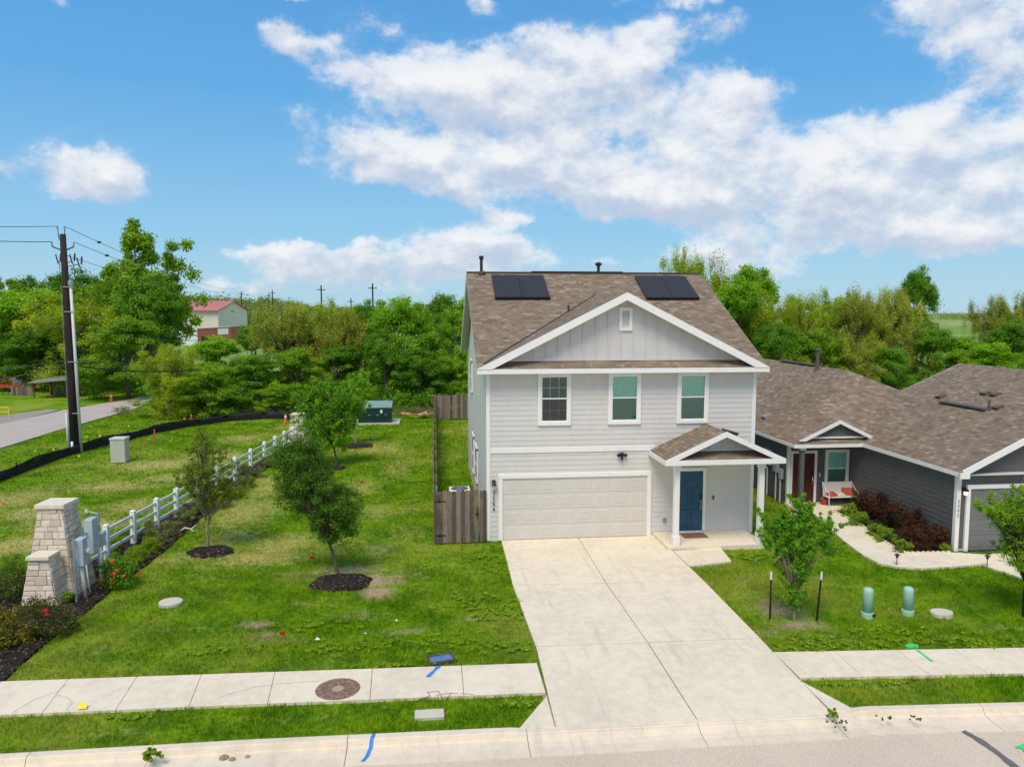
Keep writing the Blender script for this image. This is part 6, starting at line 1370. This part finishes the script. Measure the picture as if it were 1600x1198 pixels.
def grassfield(name, x0, x1, y0, y1, dens, h, w, seed, blades=3):
    rng = np.random.default_rng(seed); n = int((x1-x0)*(y1-y0)*dens); x = rng.uniform(x0, x1, n); y = rng.uniform(y0, y1, n)
    k_ = y > np.interp(x, BX, BY)+.02
    for pl in HARD: k_ &= ~inpoly(x, y, pl)
    for g, r in CIRC: k_ &= (x-g.x)**2+(y-g.y)**2 > r*r
    # only where the photograph can see, with a margin
    dx = x*cos(YAW)-y*sin(YAW); dy = x*sin(YAW)+y*cos(YAW); k_ &= np.abs(dx/np.maximum(dy, 1)) < .76
    # thin out bare earth
    for px, py, rx, ry, st, kk in PATCH:
        if kk == 'e': g = G(px, py); k_ &= rng.random(n) > .9*min(1, st)*np.exp(-.9*(((x-g.x)/rx)**2+((y-g.y)/ry)**2))
    # clumpy growth: blade height and density follow a slow pattern
    cl_ = np.sin(x*1.7+np.sin(y*2.3)*1.3)*np.sin(y*1.9+np.sin(x*1.1)*1.7)+.5*np.sin(x*5.1+y*3.7)*np.sin(y*6.3-x*2.9)
    k_ &= rng.random(n) < .62+.3*cl_
    x, y, cl_ = x[k_], y[k_], cl_[k_]; n = len(x)
    hh = h*(.55+.8*rng.random(n))*(1+.35*cl_)
    X = np.repeat(x, blades)+rng.normal(0, .018, n*blades); Yy = np.repeat(y, blades)+rng.normal(0, .018, n*blades); Hh = np.repeat(hh, blades)*(.7+.6*rng.random(n*blades)); m_ = n*blades
    a = rng.uniform(0, 2*pi, m_); lx, ly = np.cos(a), np.sin(a); ln = rng.uniform(.2, 1.1, m_)*Hh; b2 = a+pi/2+rng.normal(0, .5, m_); wx, wy = np.cos(b2)*w/2, np.sin(b2)*w/2
    z0 = np.full(m_, -.045); v = np.stack([np.stack([X-wx, Yy-wy, z0], 1), np.stack([X+wx, Yy+wy, z0], 1), np.stack([X+lx*ln, Yy+ly*ln, Hh], 1)], 1).reshape(-1, 3)
    t = np.clip(rng.random(m_)*.7+.3*rng.random(m_)+.12*np.repeat(cl_, blades), 0, 1)
    me = bpy.data.meshes.new(name); me.vertices.add(3*m_); me.vertices.foreach_set('co', v.ravel().astype(np.float32)); me.loops.add(3*m_); me.loops.foreach_set('vertex_index', np.arange(3*m_, dtype=np.int32))
    me.polygons.add(m_); me.polygons.foreach_set('loop_start', np.arange(0, 3*m_, 3, dtype=np.int32)); me.update(calc_edges=True)
    at = me.attributes.new('tint', 'FLOAT', 'POINT'); at.data.foreach_set('value', np.repeat(t, 3).astype(np.float32)); me.materials.append(M_blade)
    o = put(name, me); o['kind'] = 'stuff'; return o
grassfield('grass', -13, 18, 11.8, 22, 440, .048, .016, 1)['label'] = 'short green grass of the front lawns'
grassfield('grass', -19, 20, 22, 34, 200, .042, .024, 2)['label'] = 'green grass of the middle lawn'
grassfield('grass', -26, 3, 34, 58, 80, .050, .040, 3)['label'] = 'mown grass at the back of the lot'
# broad-leaved weeds and clover patches
cl = []; rnd = random.Random(8)
WD = [(790, 960, .9, .6, 60), (800, 1010, .7, .3, 40), (740, 940, .9, .7, 40), (700, 1000, .8, .4, 30), (560, 1010, 1.4, .3, 40), (500, 975, 1.0, .3, 20), (1300, 1010, 1.6, .3, 60), (1450, 1000, 1.6, .3, 60), (1550, 1005, 1.2, .3, 40), (1260, 1000, .8, .3, 30), (1170, 870, .5, .5, 20), (1400, 985, 1.0, .4, 30), (620, 1040, 1.0, .2, 20), (240, 1105, .6, .12, 20), (200, 1120, .5, .15, 14), (740, 870, .5, .5, 24), (780, 890, .3, .5, 16), (1360, 1068, .9, .12, 18), (1300, 1068, .3, .1, 10), (660, 760, .6, 2.5, 30), (350, 1015, 1.0, .25, 16), (820, 1100, .5, .15, 14)]
for px, py, rx, ry, n in WD:
    g = G(px, py)
    for _ in range(n): cl.append((g.x+rnd.gauss(0, rx*.55), g.y+rnd.gauss(0, ry*.55), .035, .09, .09, .03))
x = np.array([c[0] for c in cl]); y = np.array([c[1] for c in cl]); k_ = y > np.interp(x, BX, BY)+.05
for pl in HARD: k_ &= ~inpoly(x, y, pl)
o = put('clover_weeds', leafmesh('clover_weeds', [c for c, q in zip(cl, k_) if q], 22, .045, 12, L_box, up=1.6, aspect=.8)); o['kind'] = 'stuff'; o['label'] = 'broad leaved weeds and clover in the lawns'

# ------------------------------------------------------------------ far buildings and the junk yard
CH_ = E('church', GY(342, 525, 180), 'cream church hall with a long red metal roof and a cross on its gable', 'church')
Aa = GY(342, 525, 180); Bb = GY(387, 525, 194); Aa.z = Bb.z = 0; ev = (Bb-Aa); dl = Vector((-ev.y, ev.x, 0)).normalized()
if dl.x > 0: dl = -dl
dl = Vector((-.985, -.17, 0)); Ln = 19.
zb_, ze_, zr_ = 0., 8.25, 10.2; mid_ = (Aa+Bb)/2
def V3(p, z): return Vector((p.x, p.y, z))
b = MB(); A2, B2 = Aa+dl*Ln, Bb+dl*Ln; b.mesh([V3(Aa, zb_), V3(A2, zb_), V3(A2, ze_), V3(Aa, ze_), V3(Bb, zb_), V3(Bb, ze_), V3(mid_, zr_-.05), V3(B2, zb_), V3(B2, ze_), V3((A2+B2)/2, zr_-.05)], [(0, 1, 2, 3), (4, 0, 3, 6, 5), (1, 7, 8, 9, 2), (7, 4, 5, 8)]); cw = b.build('wall', M_plaster, CH_)
b = MB(); ov = ev.normalized()*.7; e2 = -dl*.5
for s_, P0_, P1_ in ((-1, Aa, A2), (1, Bb, B2)):
    o_ = ov*s_; q = [V3(P0_+o_+e2, ze_-.25), V3(mid_+e2, zr_), V3((A2+B2)/2-e2, zr_), V3(P1_+o_-e2, ze_-.25)]; b.mesh(q+[p-Vector((0, 0, .25)) for p in q], [(0, 1, 2, 3), (7, 6, 5, 4), (0, 4, 5, 1), (1, 5, 6, 2), (2, 6, 7, 3), (3, 7, 4, 0)])
b.build('roof', M_churchroof, CH_)
b = MB(); gn = Vector((ev.y, -ev.x, 0)).normalized(); c = mid_+gn*.08-ev.normalized()*.3; b.beam(V3(c, 5.6), V3(c, 8.6), .14, .14); b.beam(V3(c-ev.normalized()*.7, 7.7), V3(c+ev.normalized()*.7, 7.7), .12, .14); b.build('cross', M_rustbrown, CH_)
for i in range(3):
    c = GY(292+i*5.6, 491.5, 179.2); b = MB(); b.box(c.x-.33, c.x+.33, c.y-2.2, c.y-2.0, c.z-.16, c.z+.16); 
    c2 = Aa+dl*(4.9+i*.9)*1.35; b = MB(); b.beam(V3(c2+Vector((.05, -.06, 0))-dl*.36, 7.05), V3(c2+Vector((.05, -.06, 0))+dl*.36, 7.05), .1, .34); b.build('window', M_black, CH_)
BR = E('brick_building', GY(330, 530, 165), 'low red brick block with a white end wall in front of the church', 'building')
q0, q1, q2 = GY(308, 512, 165), GY(361, 511, 170), GY(280, 508, 172)
b = MB(); b.mesh([V3(q0, 0), V3(q1, 0), V3(q1, 4.4), V3(q0, 4.1), V3(q0, 0)+Vector((2, 8, 0)), V3(q1, 0)+Vector((2, 8, 0)), V3(q1, 4.4)+Vector((2, 8, 0)), V3(q0, 4.1)+Vector((2, 8, 0))], [(0, 1, 2, 3), (3, 2, 6, 7), (1, 5, 6, 2), (4, 7, 6, 5)]); b.build('wall', M_brickred, BR)
b = MB(); b.mesh([V3(q2, 0), V3(q0, 0)+Vector((-.02, 0, 0)), V3(q0, 4.1)+Vector((-.02, 0, 0)), V3(q2, 4.5)], [(0, 1, 2, 3)]); b.beam(V3(q0, 4.15), V3(q1, 4.45), .2, .14); b.build('white_wall', M_whitep, BR)
c = GY(318, 517, 165); w0 = q0.lerp(q1, .12); w1 = q0.lerp(q1, .30); b = MB(); b.mesh([V3(w0, 1.5)+Vector((0, -.08, 0)), V3(w1, 1.6)+Vector((0, -.08, 0)), V3(w1, 2.5)+Vector((0, -.08, 0)), V3(w0, 2.4)+Vector((0, -.08, 0))], [(0, 1, 2, 3)]); b.build('window', M_black, BR)
w0 = q0.lerp(q1, .60); w1 = q0.lerp(q1, .92); b = MB(); b.mesh([V3(w0, 2.7)+Vector((0, -.08, 0)), V3(w1, 2.8)+Vector((0, -.08, 0)), V3(w1, 4.1)+Vector((0, -.08, 0)), V3(w0, 4.)+Vector((0, -.08, 0))], [(0, 1, 2, 3)]); b.build('sign_panel', M_whitep, BR)
for px, top, bot, Y, lb in ((503, 446, 500, 150, 'thin far utility pole above the olive tree'), (583, 443, 500, 140, 'farther right utility pole above the dark tree'), (549, 466, 500, 190, 'shortest far utility pole between two others'), (427, 453, 510, 200, 'far utility pole right of the church'), (378, 455, 480, 230, 'far utility pole behind the church gable'), (421, 458, 500, 260, 'very thin far pole on the left hill')):
    p = GY(px, bot, Y); t_ = GY(px, top, Y).z; g = Vector((p.x, p.y, terrain(p.x, p.y))); o = E('utility_pole', g, lb, 'utility pole', 'far utility poles on the horizon'); b = MB(); b.tube([g, Vector((p.x, p.y, t_))], [.2, .13], 7); b.build('pole', M_creo, o)
    b = MB(); b.box(p.x-.8, p.x+.8, p.y-.06, p.y+.06, t_-.9, t_-.75); b.build('crossarm', M_creo, o)
# junk yard left of the pole
SH = E('open_shed', G(85, 622), 'rough open shed with a slanted grey roof under the trees left of the pole', 'shed'); g = G(85, 622); Yj = g.y
a0, a1 = GY(52, 600, Yj).x, GY(104, 600, Yj).x; zt1, zt2 = GY(60, 597, Yj).z, GY(100, 592, Yj).z
for x in (a0, (a0+a1)/2, a1):
    for yy in (Yj, Yj+3): b = MB(); b.tube([(x, yy, 0), (x, yy, zt1)], .07, 6); b.build('post', M_rustbrown, SH)
b = MB(); b.mesh([(a0-.3, Yj-.3, zt1), (a1+.3, Yj-.3, zt2), (a1+.3, Yj+3.4, zt2+.2), (a0-.3, Yj+3.4, zt1+.2), (a0-.3, Yj-.3, zt1-.08), (a1+.3, Yj-.3, zt2-.08), (a1+.3, Yj+3.4, zt2+.12), (a0-.3, Yj+3.4, zt1+.12)], [(0, 1, 2, 3), (7, 6, 5, 4), (0, 4, 5, 1), (1, 5, 6, 2), (2, 6, 7, 3), (3, 7, 4, 0)]); b.build('roof', M_galv, SH)
b = MB(); b.ct = .2; boards(b, Vector((a0, Yj+3.05, 0)), Vector((a1, Yj+3.05, 0)), zt1, .2, .1, 7); b.build('back_wall', M_wood, SH)
g = G(34, 618); WB = tag(one(lambda b: boards(b, Vector((g.x-.9, g.y, 0)), Vector((g.x+.9, g.y, 0)), .85, .2, .05, 6), 'board_screen', M_wood), 'low brown board screen between the red implement and the shed', 'board fence')
g = G(8, 617); IM = E('farm_implement', g, 'red farm implement with a frame and tines at the left edge', 'farm implement')
b = MB(); b.beam((g.x-1.6, g.y, .75), (g.x+.9, g.y, .75), .12, .12); b.beam((g.x-1.6, g.y+.9, .8), (g.x+.9, g.y+.9, .8), .12, .12)
for i in range(5): b.beam((g.x-1.5+i*.55, g.y-.1, .77), (g.x-1.5+i*.55, g.y+1.1, .82), .09, .09, (0, 0, 1))
b.build('frame', plain('red implement paint', (.62, .07, .03), .5), IM)
for i in range(6): b = MB(); b.tube([(g.x-1.5+i*.46, g.y, .75), (g.x-1.45+i*.46, g.y-.25, .45), (g.x-1.5+i*.46, g.y-.1, .1)], .03, 6); b.build('tine', M_dark, IM)
for px, py, w, col_, lb in ((14, 588, 3.6, (.30, .03, .03), 'long dark red trailer bed in the junk yard'), (24, 594, 1.6, (.62, .40, .14), 'tan crate stack in the junk yard'), (38, 590, 2.2, (.55, .55, .60), 'pale grey tarp covered heap in the junk yard'), (50, 599, 1.3, (.60, .22, .08), 'orange drum pile beside the open shed')):
    p = GY(px, py, Yj+7); o = E('junk_pile', (p.x, p.y, 0), lb, 'junk'); rnd = random.Random(px)
    for k_ in range(5):
        b = MB(); xx = p.x+rnd.uniform(-.5, .5)*w; zz = k_*.26; b.slab([(xx-w*.3, p.y-.4, zz+.3), (xx+w*.25, p.y-.5, zz+.28+rnd.uniform(0, .1)), (xx+w*.3, p.y+.5, zz+.36), (xx-w*.25, p.y+.6, zz+.3)], .28)
        b.build('item', plain(lb, tuple(min(.8, c_*rnd.uniform(.7, 1.3)) for c_ in col_)), o)
YB_ = E('pipe_barrier', G(4, 652), 'yellow pipe barrier at the roadside by the left edge', 'barrier'); g = G(4, 652)
for dx in (-1.3, .45): b = MB(); b.tube([(g.x+dx, g.y, 0), (g.x+dx, g.y, .75)], .03, 6); b.build('post', M_yellow, YB_)
for z in (.4, .72): b = MB(); b.tube([(g.x-1.3, g.y, z), (g.x+.45, g.y, z)], .03, 6); b.build('rail', M_yellow, YB_)
# hairline cracks and a rust trail in the pavements
def crack(pts, w, z=.0335):
    Q = [G(*p, z) for p in pts]; rnd = random.Random(len(pts)*7); R_ = []
    for i in range(len(Q)-1):
        for j in range(7): R_.append(Q[i].lerp(Q[i+1], j/7)+Vector((rnd.uniform(-.012, .012), rnd.uniform(-.012, .012), 0)))
    R_.append(Q[-1]); l, r = [], []
    for i, q in enumerate(R_):
        d = R_[min(i+1, len(R_)-1)]-R_[max(i-1, 0)]; d.normalize(); s_ = Vector((-d.y, d.x, 0))*w/2; l.append(q+s_); r.append(q-s_)
    n = len(R_); b = MB(); b.mesh(l+r, [(n+i, n+i+1, i+1, i) for i in range(n-1)]); tag(b.build('pavement_crack', MATS.get('crack') or plain('crack', (.45, .385, .31), .9)), kind='structure')
for pts_ in ([(20, 1112), (55, 1092), (90, 1080), (104, 1068)], [(90, 1084), (105, 1089), (114, 1097), (104, 1109)], [(340, 1090), (365, 1082), (395, 1073), (428, 1069)], [(430, 1068), (500, 1063)]): crack(pts_, .012)
